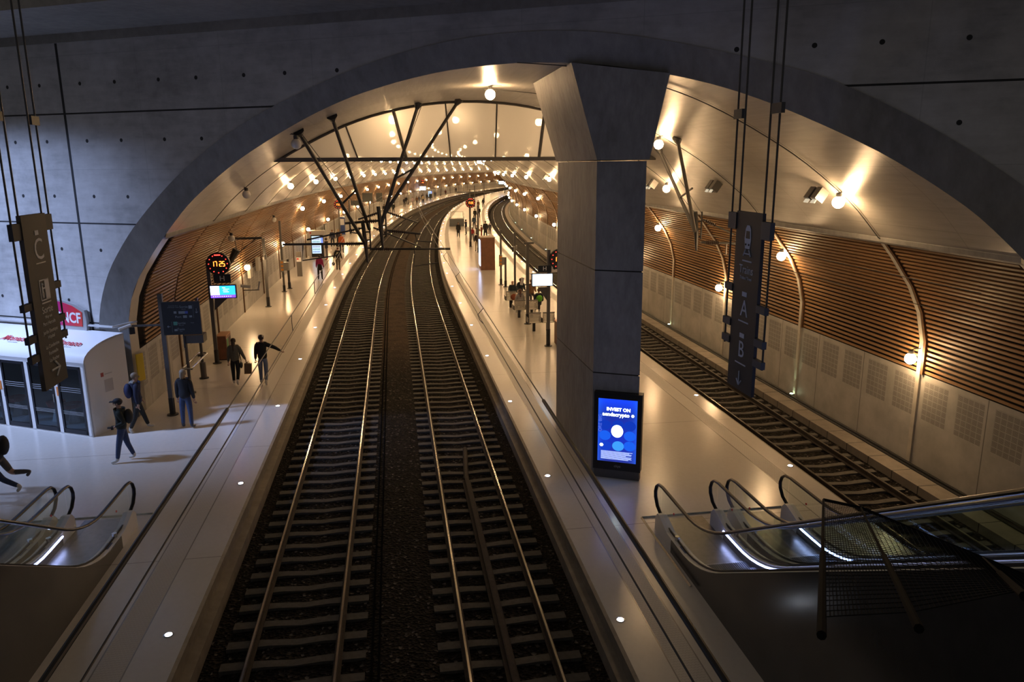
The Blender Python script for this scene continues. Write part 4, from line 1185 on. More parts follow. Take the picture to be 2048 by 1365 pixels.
# clocks
ORANGE = emat('orange_digits', (1.0, .16, .02), 9.); REDD = emat('red_dots', (1., .03, .02), 6.)
def clock(label, s, d, z, r=.42, digits='17:25', turn=0.):
    e = at('platform_clock', label, 'clock', s, d, z, None, turn)
    MB().lathe([(r * .96, -.07), (r, -.05), (r, .05), (r * .96, .07)], axis='y', n=32).build('case', BLACK, e, smooth=True)
    dm = MB()
    for k in range(12):
        a = R(30 * k)
        if k == 0: continue
        dm.ball((r * .78 * math.sin(a), -.072, r * .78 * math.cos(a)), (.02, .008, .02), 8, 4)
    dm.build('minute_dots', REDD, e)
    segs = {'1': 'bc', '7': 'abc', '2': 'abged', '5': 'afgcd', '0': 'abcdef', '6': 'afgcde'}
    sg = MB(); x = -.23; W_, H_ = .075, .09; w = .011
    for ch in '1725':
        L = dict(a=((0, H_), (W_, H_)), b=((W_, 0), (W_, H_)), c=((W_, -H_), (W_, 0)), d=((0, -H_), (W_, -H_)), e=((0, -H_), (0, 0)), f=((0, 0), (0, H_)), g=((0, 0), (W_, 0)))
        for q in segs[ch]:
            (x0, z0), (x1, z1) = L[q]; sg.tube([(x + x0, -.075, z0), (x + x1, -.075, z1)], w, 4)
        x += .115 if ch != '7' else .17
    sg.build('digits', ORANGE, e)
    tm = MB().bx(-.11, .11, -.075, -.07, r * .72, r * .82); tm.build('red_caption', REDD, e)
    return e
c1 = pole('tall grey pole of the clock and departure screen on the left platform', 31.1, -10.1, 4.12, .065)
clock('round black clock showing 17 25 in orange on the left platform', 30.95, -9.68, 3.98, .44)
def hsign(label, s, d, z, w=.56, h=.3, txt='H'):
    e = at('platform_letter_sign', label, 'sign', s, d, z)
    MB().bx(-w / 2, w / 2, -.04, .04, -h / 2, h / 2).build('board', mat('navy_black', (.008, .011, .013), .4), e)
    text('lettering', txt, h * .85, mat('pale_print', (.8, .82, .85), .6), e, FACE(.0, -.042, .0)); return e
hsign('small black sign with letter H between the clock and the screen on the left platform', 30.95, -9.58, 3.40, .62, .34)
def screen(label, s, d, z, w, h, style, turn=0.):
    e = at('departure_screen', label, 'screen', s, d, z, None, turn)
    MB().bx(-w / 2 - .03, w / 2 + .03, -.06, .08, -h / 2 - .03, h / 2 + .03).build('casing', mat('navy_casing', (.01, .012, .05), .4), e)
    if style == 'blue':
        a = MB().bx(-w / 2, w / 2, -.063, -.06, -h / 2 + .11, h / 2).build('display', emat('scr_blue', (.02, .30, 1.), 3.), e)
        MB().bx(-w / 2, -w / 2 + .33, -.066, -.063, -h / 2 + .11, h / 2).build('display_map', emat('scr_white', (.75, .85, 1.), 4.), e)
        MB().bx(-w / 2, w / 2, -.063, -.06, -h / 2, -h / 2 + .11).build('display_band', emat('scr_violet', (.16, .06, .9), 2.5), e)
        tm = MB()
        for i, (x0, x1) in enumerate(((-.02, .10), (.02, .24), (.0, .18), (.02, .22))): tm.bx(x0, x1, -.067, -.063, .15 - i * .055, .165 - i * .055)
        for i in range(9): tm.bx(-.38 + i * .08, -.345 + i * .08, -.067, -.063, -.185, -.17)
        tm.build('display_text', emat('scr_text', (.8, .9, 1), 3.), e)
    else: MB().bx(-w / 2, w / 2, -.063, -.06, -h / 2, h / 2).build('display', emat('scr_cool', (.62, .85, 1.), 5.), e)
    return e
screen('blue and violet departure screen under the clock on the left platform', 30.9, -9.58, 2.90, .92, .46, 'blue')
fb_ = at('flood_bracket', 'dark triangular bracket behind the departure screen on the left platform', 'bracket', 31.3, -9.75, 2.1)
MB().prism([(-.3, 0), (-.25, .5), (.25, .5)], (-.04, .04), FACE(0, 0, 0)).build('web', GREYST, fb_)
cm_ = at('security_camera', 'cream bullet camera on the arm right of the departure screen on the left platform', 'camera', 31.6, -8.85, 2.98, None, R(-70))
MB().tube([(0, -.2, .03), (0, .16, -.03)], .06, 8).build('camera_body', mat('camera_shell', (.55, .53, .5), .4), cm_)
am = at('arm_loudspeaker', 'flat pale loudspeaker at the end of the thin arm on the left platform', 'loudspeaker', 31.6, -8.35, 2.9)
MB().tube([(-.62, 0, -.08), (0, 0, -.08)], .018, 6).build('arm', BLACK, am); MB().box((.0, 0, .1), (.06, .14, .34), 0, Matrix.Rotation(R(12), 3, 'Y')).build('speaker_box', mat('camera_shell', (.55, .53, .5), .4), am)
# hanging dark horn bracket behind clock
hb = at('vault_loudspeaker', 'dark cone loudspeaker hanging from a bar above the left platform clock', 'loudspeaker', 36.5, -9.7, 4.3)
MB().bx(-.6, .8, -.06, .06, .1, .2).build('bar', GREYST, hb); MB().tube([(0.5, 0, .1), (-.3, 0, -.5)], .02, 6).build('hanger', STEEL, hb); MB().tube([(-.4, 0, .1), (-.35, 0, -.4)], .02, 6).build('hanger', STEEL, hb)
MB().tube([(-.35, 0, -.35), (-.85, 0, -1.2)], [.19, .05], 8).build('horn', STEEL, hb)
# wooden bins / cabinets
WOODB = mat('reddish_wood', (.20, .085, .045), .5, 0, .2, 4); TOPG = mat('greenish_top', (.12, .2, .12), .5)
def cabinet(name, label, cat, s, d, w, l, h, m=WOODB, top=None):
    e = at(name, label, cat, s, d, 0)
    MB().bx(-w / 2, w / 2, -l / 2, l / 2, .04, h).build('body', m, e)
    MB().bx(-w / 2 - .01, w / 2 + .01, -l / 2 - .01, l / 2 + .01, h, h + .03).build('lid', top or mat('orange_wood_top', (.42, .2, .09), .5), e)
    MB().bx(-w / 2 + .03, w / 2 - .03, -l / 2 + .03, l / 2 - .03, 0, .04).build('plinth', BLACK, e); return e
cb = cabinet('recycling_bin', 'reddish wooden recycling bin behind the clock pole on the left platform', 'bin', 32.0, -9.98, .38, .9, .98)
for i, y in enumerate((-.22, .22)): MB().bx(.19, .2, y - .15, y + .15, .5, .85).build('bin_opening', [mat('bin_green', (.04, .2, .06), .5), mat('bin_dark', (.03, .02, .02), .5)][i], cb)
cb = cabinet('recycling_bin', 'reddish wooden recycling bin beside the pillar on the island platform', 'bin', 31.7, 3.95, .36, .9, 1.03)
MB().bx(-.19, -.18, -.35, -.1, .6, .95).build('bin_opening', mat('bin_green', (.04, .2, .06), .5), cb)
pole('tall grey pole on the left platform between the clock and the ticket validator', 43.8, -10.05, 3.8, .07)
nm = at('station_name_sign', 'small grey name plate seen edge on, on the tall pole of the left platform', 'sign', 43.8, -10.05, 2.75)
MB().bx(-.04, .04, -.4, .5, -.09, .09).build('plate', mat('plate_grey', (.3, .3, .29), .5), nm)
pole('grey pole with the yellow ticket validators on the left platform', 49.0, -9.9, 4.4, .06, .4)
pole('shorter grey pole behind the validators on the left platform', 50.2, -9.75, 1.9, .07, .4)
YEL = mat('validator_yellow', (.75, .30, .03), .4); VG = mat('validator_grey', (.28, .27, .25), .4)
def validator(label, s, d, sg=1):
    e = at('ticket_validator', label, 'ticket validator', s, d, 1.25)
    MB().bx(-.1, .1, -.12, .0, 0, .75).build('body', VG, e)
    for z in (.1, .32, .54): MB().bx(-.07, .07, -.135, -.12, z, z + .13).build('yellow_face', YEL, e)
    MB().bx(.1, .38, -.1, .12, .1, .6).build('side_box', VG, e); return e
validator('yellow and grey ticket validators on the poles of the left platform', 48.9, -9.9)
tc = at('ticket_column', 'narrow dark grey ticket column with pale notice on the left platform', 'ticket column', 55.8, -9.85, 0)
MB().bx(-.17, .17, -.1, .1, 0, 1.75).build('body', mat('column_grey', (.15, .14, .13), .5), tc)
MB().bx(-.16, .16, -.105, -.1, 1.05, 1.35).build('notice', WHITE, tc); MB().bx(-.14, .0, -.108, -.105, 1.2, 1.3).build('red_mark', mat('red_sticker', (.55, .02, .02), .5), tc)
for i, (s, z) in enumerate(((43.6, 2.15), (46.2, 2.2))):
    wb_ = at('wall_box', '%s pale cabinet fixed above the panels on the left wall' % ('larger' if i == 0 else 'smaller'), 'cabinet', s, -10.85, z)
    MB().bx(-.08, .08, -.35, .35, -.45, .3).build('box', mat('cabinet_cream', (.5, .47, .42), .5), wb_)
# vending machines
def vending(label, s, d, turn=0., w=1.35, h=2.33, glow=1.3):
    e = at('vending_machine', label, 'vending machine', s, d, 0, None, turn)
    MB().bx(-w / 2, w / 2, 0, .9, 0, h).build('cabinet', mat('vending_frame', (.55, .53, .5), .4), e)
    MB().bx(-w / 2 + .2, w / 2 - .12, -.02, .0, .12, h - .35).build('door_frame', BLACK, e)
    fr = MB().bx(-w / 2 + .27, w / 2 - .32, -.025, -.02, .42, h - .45).build('lit_window', emat('vending_light', (.62, .80, 1.), glow), e)
    pm = MB(); random.seed(3)
    rows = 6
    cols = [emat('can_a', (.02, .08, .5), .8), emat('can_b', (.02, .3, .15), .8), emat('can_c', (.2, .12, .3), .8)]
    for r_ in range(rows):
        mbp = MB(); z = .5 + r_ * (h - 1.05) / rows
        for c in range(9): x = -w / 2 + .33 + c * (w - .72) / 9; mbp.bx(x, x + .035, -.05, -.03, z, z + .13)
        mbp.build('drinks_row', cols[r_ % 3], fr)
    MB().bx(w / 2 - .29, w / 2 - .16, -.035, -.02, 1.2, 1.75).build('keypad', emat('keypad_glow', (.2, .3, 1.), 1.5), e)
    MB().lathe([(.07, -.004), (.07, .0)], (-w / 2 + .2, -.002, h - .17), 12, 'y').build('red_logo', mat('red_sticker', (.55, .02, .02), .5), e)
    return e
vending('brightly lit vending machine with white frame by the left wall', 66.6, -10.0)
vending('lit blue white vending machine far along the left platform', 190., -10.1, 0, 1.3, 2.2, 5.)
e = at('advertising_column', 'small lit blue advertising column far away on the island platform', 'screen', 232., 6.0, 0)
MB().bx(-.6, .6, -.1, .1, 0, 2.3).build('case', BLACK, e); MB().bx(-.5, .5, -.105, -.1, .5, 2.2).build('display', emat('far_blue', (.4, .6, 1.), 5.), e)
# wooden advertising box on the island platform
wb_ = at('wooden_cabinet', 'tall reddish brown wooden cabinet on the island platform with a lit left side', 'cabinet', 57.1, 3.72, 0)
MB().bx(-.53, .53, -.4, 1.1, 0, 2.4).build('body', mat('reddish_wood', (.20, .085, .045), .5), wb_)
MB().bx(-.56, .56, -.42, 1.12, 2.4, 2.44).build('top', mat('box_top', (.33, .24, .17), .5), wb_)
MB().bx(-.56, -.53, -.2, .95, .3, 2.2).build('lit_panel', emat('panel_glow', (.55, .65, 1.), 5.), wb_)
# island poles / clock / screen
c2 = pole('grey pole of the second clock and screen, left of the pillar', 31.7, 3.41, 4.15, .065, .75)
pole('grey T-topped pole behind the benches on the island platform', 36.5, 3.35, 3.95, .07, .5)
tb = at('pole_crossbar', 'short dark crossbar on top of the pole behind the benches', 'crossbar', 36.5, 3.35, 3.92); MB().bx(-.2, .3, -.05, .05, 0, .09).build('bar', GREYST, tb)
pole('slender grey pole with name plate at the far end of the benches', 43.8, 3.88, 3.87, .055, .3)
nm = at('station_name_sign', 'small dark name plate seen edge on, on the island platform pole', 'sign', 43.8, 3.88, 2.95, None, R(-20)); MB().bx(-.05, .05, -.6, .5, -.13, .13).build('plate', GREYST, nm)
pole('grey pole with yellow validator on the island platform', 49.3, 3.8, 3.6, .055, .4); pole('short pole next to the island validator', 48.4, 3.98, 1.9, .06, .4)
validator('yellow and grey ticket validator on the island platform beside the wooden cabinet', 49.1, 3.75)
clock('round black clock with orange digits half hidden behind the pillar', 31.6, 3.86, 3.76, .44)
hsign('small black sign with letter H left of the pillar', 31.6, 3.22, 3.37, .56, .28)
wsn = at('white_notice_board', 'small white notice board beside the H sign, left of the pillar', 'sign', 31.6, 3.78, 3.37); MB().bx(-.27, .27, -.03, .03, -.16, .16).build('board', mat('board_white', (.62, .6, .57), .5), wsn)
MB().lathe([(.07, -.004), (.07, 0)], (-.14, -.032, .02), 12, 'y').build('round_emblem', mat('navy_black', (.008, .011, .013), .4), wsn)
screen('bright white blue screen left of the pillar on the island platform', 31.5, 3.1, 2.92, .84, .48, 'white')
MBt = at('screen_bracket', 'grey triangular bracket under the bright screen left of the pillar', 'bracket', 31.7, 3.25, 1.95); MB().prism([(.12, 0), (-.3, .62), (.12, .62)], (-.03, .03), FACE(0, 0, 0)).build('web', GREYST, MBt)
am = at('arm_loudspeaker', 'flat pale loudspeaker on the arm left of the bright screen', 'loudspeaker', 31.7, 2.28, 2.75)
MB().tube([(.45, 0, -.02), (0, 0, -.08)], .02, 6).build('arm', BLACK, am); MB().box((.0, 0, .1), (.1, .14, .32), 0, Matrix.Rotation(R(12), 3, 'Y')).build('speaker_box', mat('camera_shell', (.55, .53, .5), .4), am)
# far island pole cluster with clock
pole('grey pole with red clock in the middle of the island platform', 74.1, 3.45, 4.6, .09, .5); pole('second pole beside the red clock on the island platform', 69.0, 3.9, 4.2, .08, .4)
clock('far clock with red digits in the middle of the island platform', 73.8, 3.5, 4.2, .48)
tb = at('gantry_crossbar', 'wide dark crossbar behind the far clock on the island platform', 'crossbar', 80., 4.3, 5.0); MB().bx(-1.9, 1.9, -.08, .08, -.06, .06).build('bar', GREYST, tb)
# far screens and clocks
for i, (s, d, z, lab) in enumerate(((181., -10.2, 2.7, 'far blue screen under a red clock at the left wall'), (226., 3.6, 3.0, 'far white screen left of the distant red clock'), (228., 6.2, 3.0, 'far blue screen right of the distant red clock'), (232., 4.4, 5.9, 'far small blue screen above the distant red clock'))):
    e = at('departure_screen', lab, 'screen', s, d, z); MB().bx(-.75, .75, -.1, .1, -.45, .45).build('casing', BLACK, e); MB().bx(-.7, .7, -.11, -.1, -.4, .4).build('display', emat('far_screen', (.45, .68, 1.), 6.), e)
clock('distant small red clock above the left platform', 181., -10.2, 4.0, .6); clock('distant small red clock above the island platform', 227., 4.8, 4.2, .6)
clock('small dark clock with red digits at the left wall behind the hanging tubes', 84., -10.2, 3.7, .48)
for i, (s, d, h) in enumerate(((84.5, -10.24, 3.9), (90.7, -9.9, 3.9), (112, -10.1, 4.0), (136, -10.1, 4), (160, -10.1, 4), (181, -10.1, 4.2), (205, -10.1, 4), (100, 4.2, 4), (125, 4.2, 4), (150, 4.2, 4), (180, 4.2, 4), (227, 4.4, 5.8))):
    pole('grey platform pole far along the %s platform, %s in its row' % ('left' if d < 0 else 'island', ORD[i if d < 0 else i - 7]), s, d, h, .07, .5, 'far platform poles')
db = at('direction_board', 'dark wide direction board on the far left platform behind the tubes', 'sign', 108., -9.2, 3.6); MB().bx(-1.3, .1, -.05, .05, -.7, .5).build('board', mat('board_dark', (.05, .055, .05), .5), db)
db = at('direction_board', 'narrow dark direction board right of the wide one on the far left platform', 'sign', 108., -8.2, 3.6); MB().bx(-.4, .45, -.05, .05, -.7, .5).build('board', mat('board_dark', (.05, .055, .05), .5), db)
db = at('small_board', 'small dark board on the left wall beyond the dark clock', 'sign', 96., -9.9, 3.3); MB().bx(-.5, .5, -.05, .05, -.3, .3).build('board', mat('board_dark', (.05, .055, .05), .5), db)
bb_ = at('blue_machine', 'narrow blue ticket machine against the far left wall', 'ticket machine', 90., -10.7, 0); MB().bx(-.3, .3, -.25, .25, 0, 2.).build('body', mat('machine_blue', (.03, .07, .25), .4), bb_); MB().bx(-.25, .25, -.26, -.25, 1.1, 1.8).build('front', WHITE, bb_)
nb_ = at('notice_case', 'framed timetable case on the left wall past the vending machine', 'notice board', 78., -10.8, 0); MB().bx(-.04, .04, -.7, .7, .8, 2.1).build('frame', BLACK, nb_); MB().bx(.04, .05, -.6, .6, .9, 2.0).build('poster', mat('poster_pale', (.35, .36, .33), .5), nb_)
# stair enclosures
def stair_box(label, s, d, w, l, h=1.0):
    e = at('stair_enclosure', label, 'stair enclosure', s, d, 0)
    mb = MB(); mb.bx(-w / 2, w / 2, -.05, .05, .02, h); mb.bx(-w / 2, -w / 2 + .08, 0, l, .02, h); mb.bx(w / 2 - .08, w / 2, 0, l, .02, h); mb.build('parapet', mat('enclosure_grey', (.13, .14, .14), .4, .3), e)
    MB().tube([(-w / 2, 0, h + .08), (w / 2, 0, h + .08), (w / 2, l, h + .08), (-w / 2, l, h + .08), (-w / 2, 0, h + .08)], .03, 6).build('handrail', CHROME, e)
    MB().bx(-w / 2 + .1, w / 2 - .1, .1, l, .0, .02).build('well', BLACK, e); return e
stair_box('grey stairwell enclosure with handrail on the far island platform', 100., 2.5, 1.9, 14.)
e = at('platform_railing', 'long pale steel railing on the far left platform', 'railing', 118., -9.6, 0)
MB().tube([(0, 0, 1.05), (0, 22, 1.05)], .04, 6).build('top_rail', CHROME, e)
pm = MB(); [pm.tube([(0, k * 1.1, 0), (0, k * 1.1, 1.05)], .025, 5) for k in range(21)]; pm.build('posts', CHROME, e)
# benches
SEATM = mat('seat_metal', (.50, .46, .40), .4, .3)
def seat_unit(label, s, d, grp):
    e = at('metal_chair', label, 'chair', s, d, 0, grp)
    mb = MB(); mb.bx(-.27, .27, .0, .46, .42, .45); mb.build('seat', SEATM, e)
    bk = MB()
    for i in range(7):
        z = .50 + i * .062; y = -.02 - (z - .45) * .18; bk.box((0, y, z + .02), (.54, .02, .045))
    bk.bx(-.27, -.245, -.12, .0, .45, .93); bk.bx(.245, .27, -.12, 0, .45, .93); bk.build('backrest', SEATM, e)
    MB().bx(-.28, .28, -.14, -.08, .92, .95).build('top_bar', GREYST, e)
    MB().bx(-.31, -.28, -.05, .44, .44, .66).build('armrest', GREYST, e); MB().bx(.28, .31, -.05, .44, .44, .66).build('armrest', GREYST, e)
    MB().bx(-.06, .06, .12, .26, 0, .42).build('pedestal', BLACK, e); return e
k = 0
for s, ds in ((34.6, (3.35, 4.0, 4.65)), (38.0, (3.2, 3.85, 4.5)), (40.9, (3.2, 3.9, 4.5))):
    for j, d in enumerate(ds[:2] if k == 0 else ds[:2]):
        seat_unit('grey metal platform seat, %s row from the pillar, %s' % (ORD[k], 'left seat' if j == 0 else 'right seat'), s, d + .0, 'metal seats on the island platform')
    k += 1

# ---------------- people ----------------
def skin_mesh(nodes, edges, root, sub=2):
    """nodes: name -> (pos, (rx, ry)); grown with a Skin modifier"""
    names = list(nodes); idx = {n: i for i, n in enumerate(names)}
    me = bpy.data.meshes.new('skin'); me.from_pydata([nodes[n][0] for n in names], [(idx[a], idx[b]) for a, b in edges], [])
    o = bpy.data.objects.new('skin', me); COL.objects.link(o)
    m = o.modifiers.new('s', 'SKIN'); m.use_smooth_shade = True; m.branch_smoothing = .6
    bm = bmesh.new(); bm.from_mesh(me); lay = bm.verts.layers.skin.verify(); bm.verts.ensure_lookup_table()
    for n, i in idx.items():
        r = nodes[n][1]; r = (r, r) if not isinstance(r, tuple) else r
        bm.verts[i][lay].radius = r; bm.verts[i][lay].use_root = (n == root)
    bm.to_mesh(me); bm.free()
    s = o.modifiers.new('u', 'SUBSURF'); s.levels = sub; s.render_levels = sub
    dg = bpy.context.evaluated_depsgraph_get(); dg.update()
    out = bpy.data.meshes.new_from_object(o.evaluated_get(dg))
    bpy.data.objects.remove(o); bpy.data.meshes.remove(me)
    return out
def V3(x, y, z): return Vector((x, y, z))
SKINM = mat('skin', (.46, .28, .20), .5)
def cloth(c): return mat('cloth_%02d%02d%02d' % tuple(int(q * 99) for q in c), c, .8, 0, .12, 20)
def joints(P):
    """skeleton for a 1.72 m adult facing +y; P: pose"""
    L = P.get('lean', 0.); tw = P.get('turn_head', 0.)
    sit = P.get('sit', False); hip = .52 if sit else .93 - P.get('dip', 0)
    J = {}
    J['pelvis'] = V3(0, 0, hip)
    def up(h, fx=0, dy=0): return V3(fx, math.sin(R(L)) * (h) + dy, hip + math.cos(R(L)) * h)
    J['waist'] = up(.16); J['chest'] = up(.36); J['neckb'] = up(.50); J['neck'] = up(.57, 0, .01); J['head'] = up(.68, 0, .025); J['crown'] = up(.775, 0, .01)
    for sg, s in ((-1, 'l'), (1, 'r')):
        J['sho' + s] = up(.455, sg * .175)
        a = P.get('arm' + s, (0, -.02, .02)); # (swing forward deg, out, elbow bend deg)
        sw, out, bend = a
        u = V3(sg * math.sin(R(out)), math.sin(R(sw)) * math.cos(R(out)), -math.cos(R(sw)) * math.cos(R(out)))
        el = J['sho' + s] + u * .29; J['elb' + s] = el
        f = V3(sg * math.sin(R(out)) * math.cos(R(bend)) - sg * P.get('in' + s, 0) , math.sin(R(sw + bend)), -math.cos(R(sw + bend))).normalized()
        J['wri' + s] = el + f * .25; J['pal' + s] = J['wri' + s] + f * .07; J['fd' + s] = f
        J['hip' + s] = J['pelvis'] + V3(sg * .09, 0, -.05)
        th, kn = P.get('leg' + s, (0, 0)); spread = P.get('spread', .02)
        if sit: th, kn = 85, 88
        t = V3(sg * spread, math.sin(R(th)), -math.cos(R(th)))
        J['kne' + s] = J['hip' + s] + t * .42
        c = V3(sg * spread * .5, math.sin(R(th - kn)), -math.cos(R(th - kn)))
        J['ank' + s] = J['kne' + s] + c * .41
        J['toe' + s] = J['ank' + s] + V3(sg * .03, .16, -.035) if (th - kn) > -25 else J['ank' + s] + V3(0, .10, -.12)
        J['hee' + s] = J['ank' + s] + V3(0, -.045, -.05)
    # drop the figure so the lower foot touches the ground
    low = min(J['ank' + s].z for s in 'lr') - .075
    if not sit:
        for k in J:
            if not k.startswith('fd'): J[k] = J[k] - V3(0, 0, low)
    return J
def person(label, s, d, turn, P, top, legs, hair=(.05, .03, .02), shoes=(.6, .6, .6), scale=1., z=0., hairlen=.0, cap=None, pack=None, hood=None, skirt=False, shorts=False, near=False, bald=False, group=None, at_xy=None, coat=0., printed=None, name='person'):
    if at_xy: e = thing('person', label, 'person', (*at_xy, z), turn, group)
    else:
        x, y, t = FR(s, d); e = thing('person', label, 'person', (x, y, z), -t + turn, group)
    J = joints(P); k = scale
    n = {}
    def nd(a, r): n[a] = (tuple(J[a] * k), tuple(q * k for q in r) if isinstance(r, tuple) else r * k)
    nd('pelvis', (.14, .12)); nd('waist', (.13, .105)); nd('chest', (.155, .115)); nd('neckb', (.085, .075)); nd('neck', .052); nd('head', (.078, .098)); nd('crown', (.06, .07))
    ed = [('pelvis', 'waist'), ('waist', 'chest'), ('chest', 'neckb'), ('neckb', 'neck'), ('neck', 'head'), ('head', 'crown')]
    for q in 'lr':
        nd('sho' + q, .058); nd('elb' + q, .042); nd('wri' + q, .027); nd('pal' + q, (.036, .022)); nd('hip' + q, .105); nd('kne' + q, .072); nd('ank' + q, .052); nd('toe' + q, (.04, .028))
        ed += [('neckb', 'sho' + q), ('sho' + q, 'elb' + q), ('elb' + q, 'wri' + q), ('wri' + q, 'pal' + q), ('pelvis', 'hip' + q), ('hip' + q, 'kne' + q), ('kne' + q, 'ank' + q), ('ank' + q, 'toe' + q)]
    sub = 2 if near else 1
    me = skin_mesh(n, ed, 'pelvis', sub)
    LEG, SK, SH, TP = cloth(legs), SKINM, mat('shoe_%02d%02d%02d' % tuple(int(q * 99) for q in shoes), shoes, .5), cloth(top)
    for m in (LEG, SK, SH, TP): me.materials.append(m)
    bm = bmesh.new(); bm.from_mesh(me)
    # face and fingers joined to the same body mesh
    def addball(c, r):
        mm = Matrix.Translation(c) @ Matrix.Diagonal((*r, 1)); return bmesh.ops.create_uvsphere(bm, u_segments=8, v_segments=6, radius=1, matrix=mm)
    if near:
        h = J['head'] * k
        addball(h + V3(0, .10, -.01) * k, (.014 * k, .02 * k, .024 * k))
        for sg in (-1, 1): addball(h + V3(sg * .078, .0, -.01) * k, (.012 * k, .02 * k, .03 * k))
        addball(h + V3(0, .082, -.052) * k, (.026 * k, .012 * k, .008 * k))
    mats = [LEG, SK, SH, TP]
    hz_ = J['neck'].z * k - .02; kz = {q: J['kne' + q] * k for q in 'lr'}
    for f in bm.faces:
        c = f.calc_center_median(); mi = 3
        if c.z > hz_ - .0: mi = 1
        elif c.z < (J['pelvis'].z + .05) * k:
            # leg or hand
            mi = 0
            for q in 'lr':
                if (c - J['ank' + q] * k).length < .09 * k or (c - J['toe' + q] * k).length < .13 * k: mi = 2
                if (c - J['pal' + q] * k).length < .085 * k: mi = 1
            if mi == 0 and shorts:
                for q in 'lr':
                    if (c - (J['kne' + q] + V3(0, 0, 0)) * k).length < .10 * k or c.z < kz[q].z - .06 and (c - J['ank' + q] * k).length < .34 * k: mi = 1
        for q in 'lr':
            if (c - J['pal' + q] * k).length < .085 * k: mi = 1
        f.material_index = mi; f.smooth = True
    bm.to_mesh(me); bm.free()
    if near:
        fm = None
        for q, sg in (('l', -1), ('r', 1)):
            # five fingers, unequal, slightly curled, plus thumb at the side of the palm
            f = J['fd' + q]; side = V3(1, 0, 0); side = (side - f * side.dot(f)).normalized(); cu = f.cross(side)
            if cu.y < 0: cu = -cu
            fb = MB()
            for i, ln in enumerate((.062, .075, .070, .055)):
                b = (J['pal' + q] + f * .03 + side * (i - 1.5) * .018)
                fb.tube([b * k, (b + f * ln * .55 + cu * .008) * k, (b + f * ln * .9 + cu * .028) * k], [.0095 * k, .0085 * k, .007 * k], 6)
            b = J['pal' + q] - f * .02 - side * sg * .03
            fb.tube([b * k, (b + f * .03 - side * sg * .022 + cu * .01) * k, (b + f * .06 - side * sg * .022 + cu * .02) * k], [.012 * k, .01 * k, .008 * k], 6)
            tm = bpy.data.meshes.new('t'); tm.from_pydata([tuple(v) for v in fb.v], [], fb.f)
            bm = bmesh.new(); bm.from_mesh(me); nf = len(bm.faces); bm.from_mesh(tm); bm.faces.ensure_lookup_table()
            for ff in bm.faces[nf:]: ff.material_index = 1; ff.smooth = True
            bm.to_mesh(me); bm.free(); bpy.data.meshes.remove(tm)
    me.name = 'body'; b = bpy.data.objects.new('body', me); COL.objects.link(b); b.parent = e
    # jacket
    n2 = {}
    def n2d(a, p, r): n2[a] = (tuple(p * k), tuple(q * k for q in r) if isinstance(r, tuple) else r * k)
    n2d('hem', J['pelvis'] + V3(0, 0, -.10 - coat), (.185 + coat * .15, .15 + coat * .15)); n2d('waist', J['waist'], (.175, .14)); n2d('chest', J['chest'], (.195, .155)); n2d('col', J['neckb'] + V3(0, 0, .02), (.095, .09))
    e2 = [('hem', 'waist'), ('waist', 'chest'), ('chest', 'col')]
    for q in 'lr':
        n2d('sho' + q, J['sho' + q], .085); n2d('elb' + q, J['elb' + q], .066); n2d('wri' + q, J['wri' + q] - J['fd' + q] * .01, .045)
        e2 += [('col', 'sho' + q), ('sho' + q, 'elb' + q), ('elb' + q, 'wri' + q)]
    jm = skin_mesh(n2, e2, 'chest', sub); jm.materials.clear(); jm.materials.append(TP); jm.name = 'jacket'
    jo = bpy.data.objects.new('jacket', jm); COL.objects.link(jo); jo.parent = e
    # hair / cap
    h = J['head'] * k; HM = mat('hair_%02d%02d%02d' % tuple(int(q * 99) for q in hair), hair, .6)
    if not bald:
        hb = MB(); hb.ball(h + V3(0, -.022, .035) * k, (.093 * k, .105 * k, .098 * k), 14, 9)
        if hairlen: 
            hb.tube([h + V3(0, -.05, .03) * k, h + V3(0, -.085, -.08) * k, h + V3(0, -.12, -.08 - hairlen) * k], [.095 * k, .10 * k, .05 * k], 10, True, .7)
        hb.build('hair', HM, e, smooth=True)
    if cap:
        cm = MB(); cm.ball(h + V3(0, -.005, .055) * k, (.102 * k, .115 * k, .075 * k), 14, 8)
        cm.box(h + V3(0, .13, .045) * k, (.13 * k, .11 * k, .012 * k)); cm.build('cap', mat('cap_%02d%02d' % (int(cap[0] * 99), int(cap[2] * 99)), cap, .7), e, smooth=True)
    if near and not bald:
        pass
    if near:
        eb = MB()
        for sg in (-1, 1): eb.ball(h + V3(sg * .032, .086, .012) * k, (.011 * k, .006 * k, .006 * k), 8, 5)
        eb.build('eyes', BLACK, e)
    if hood:
        MB().tube([(J['neckb'] + V3(-.10, -.03, .03)) * k, (J['neckb'] + V3(0, -.11, .01)) * k, (J['neckb'] + V3(.10, -.03, .03)) * k], [.05 * k, .065 * k, .05 * k], 10).build('hood', cloth(hood), e, smooth=True)
    if pack:
        c, size = pack; q = J['chest'] * .6 + J['waist'] * .4
        pb = MB(); pb.ball((q + V3(0, -.20, .02)) * k, (size[0] * k, .11 * k, size[1] * k), 14, 8); pk = pb.build('backpack', cloth(c), e, smooth=True)
        sb = MB()
        for sg in (-1, 1): sb.tube([(J['neckb'] + V3(sg * .1, -.08, .0)) * k, (J['neckb'] + V3(sg * .1, .07, -.05)) * k, (J['waist'] + V3(sg * .13, .06, .1)) * k], .018 * k, 5)
        sb.build('strap', cloth(c), pk)
    if skirt:
        MB().lathe([(.14 * k, 0), (.19 * k, -.42 * k)], J['waist'] * k, 14).build('skirt', cloth(legs), e, smooth=True)
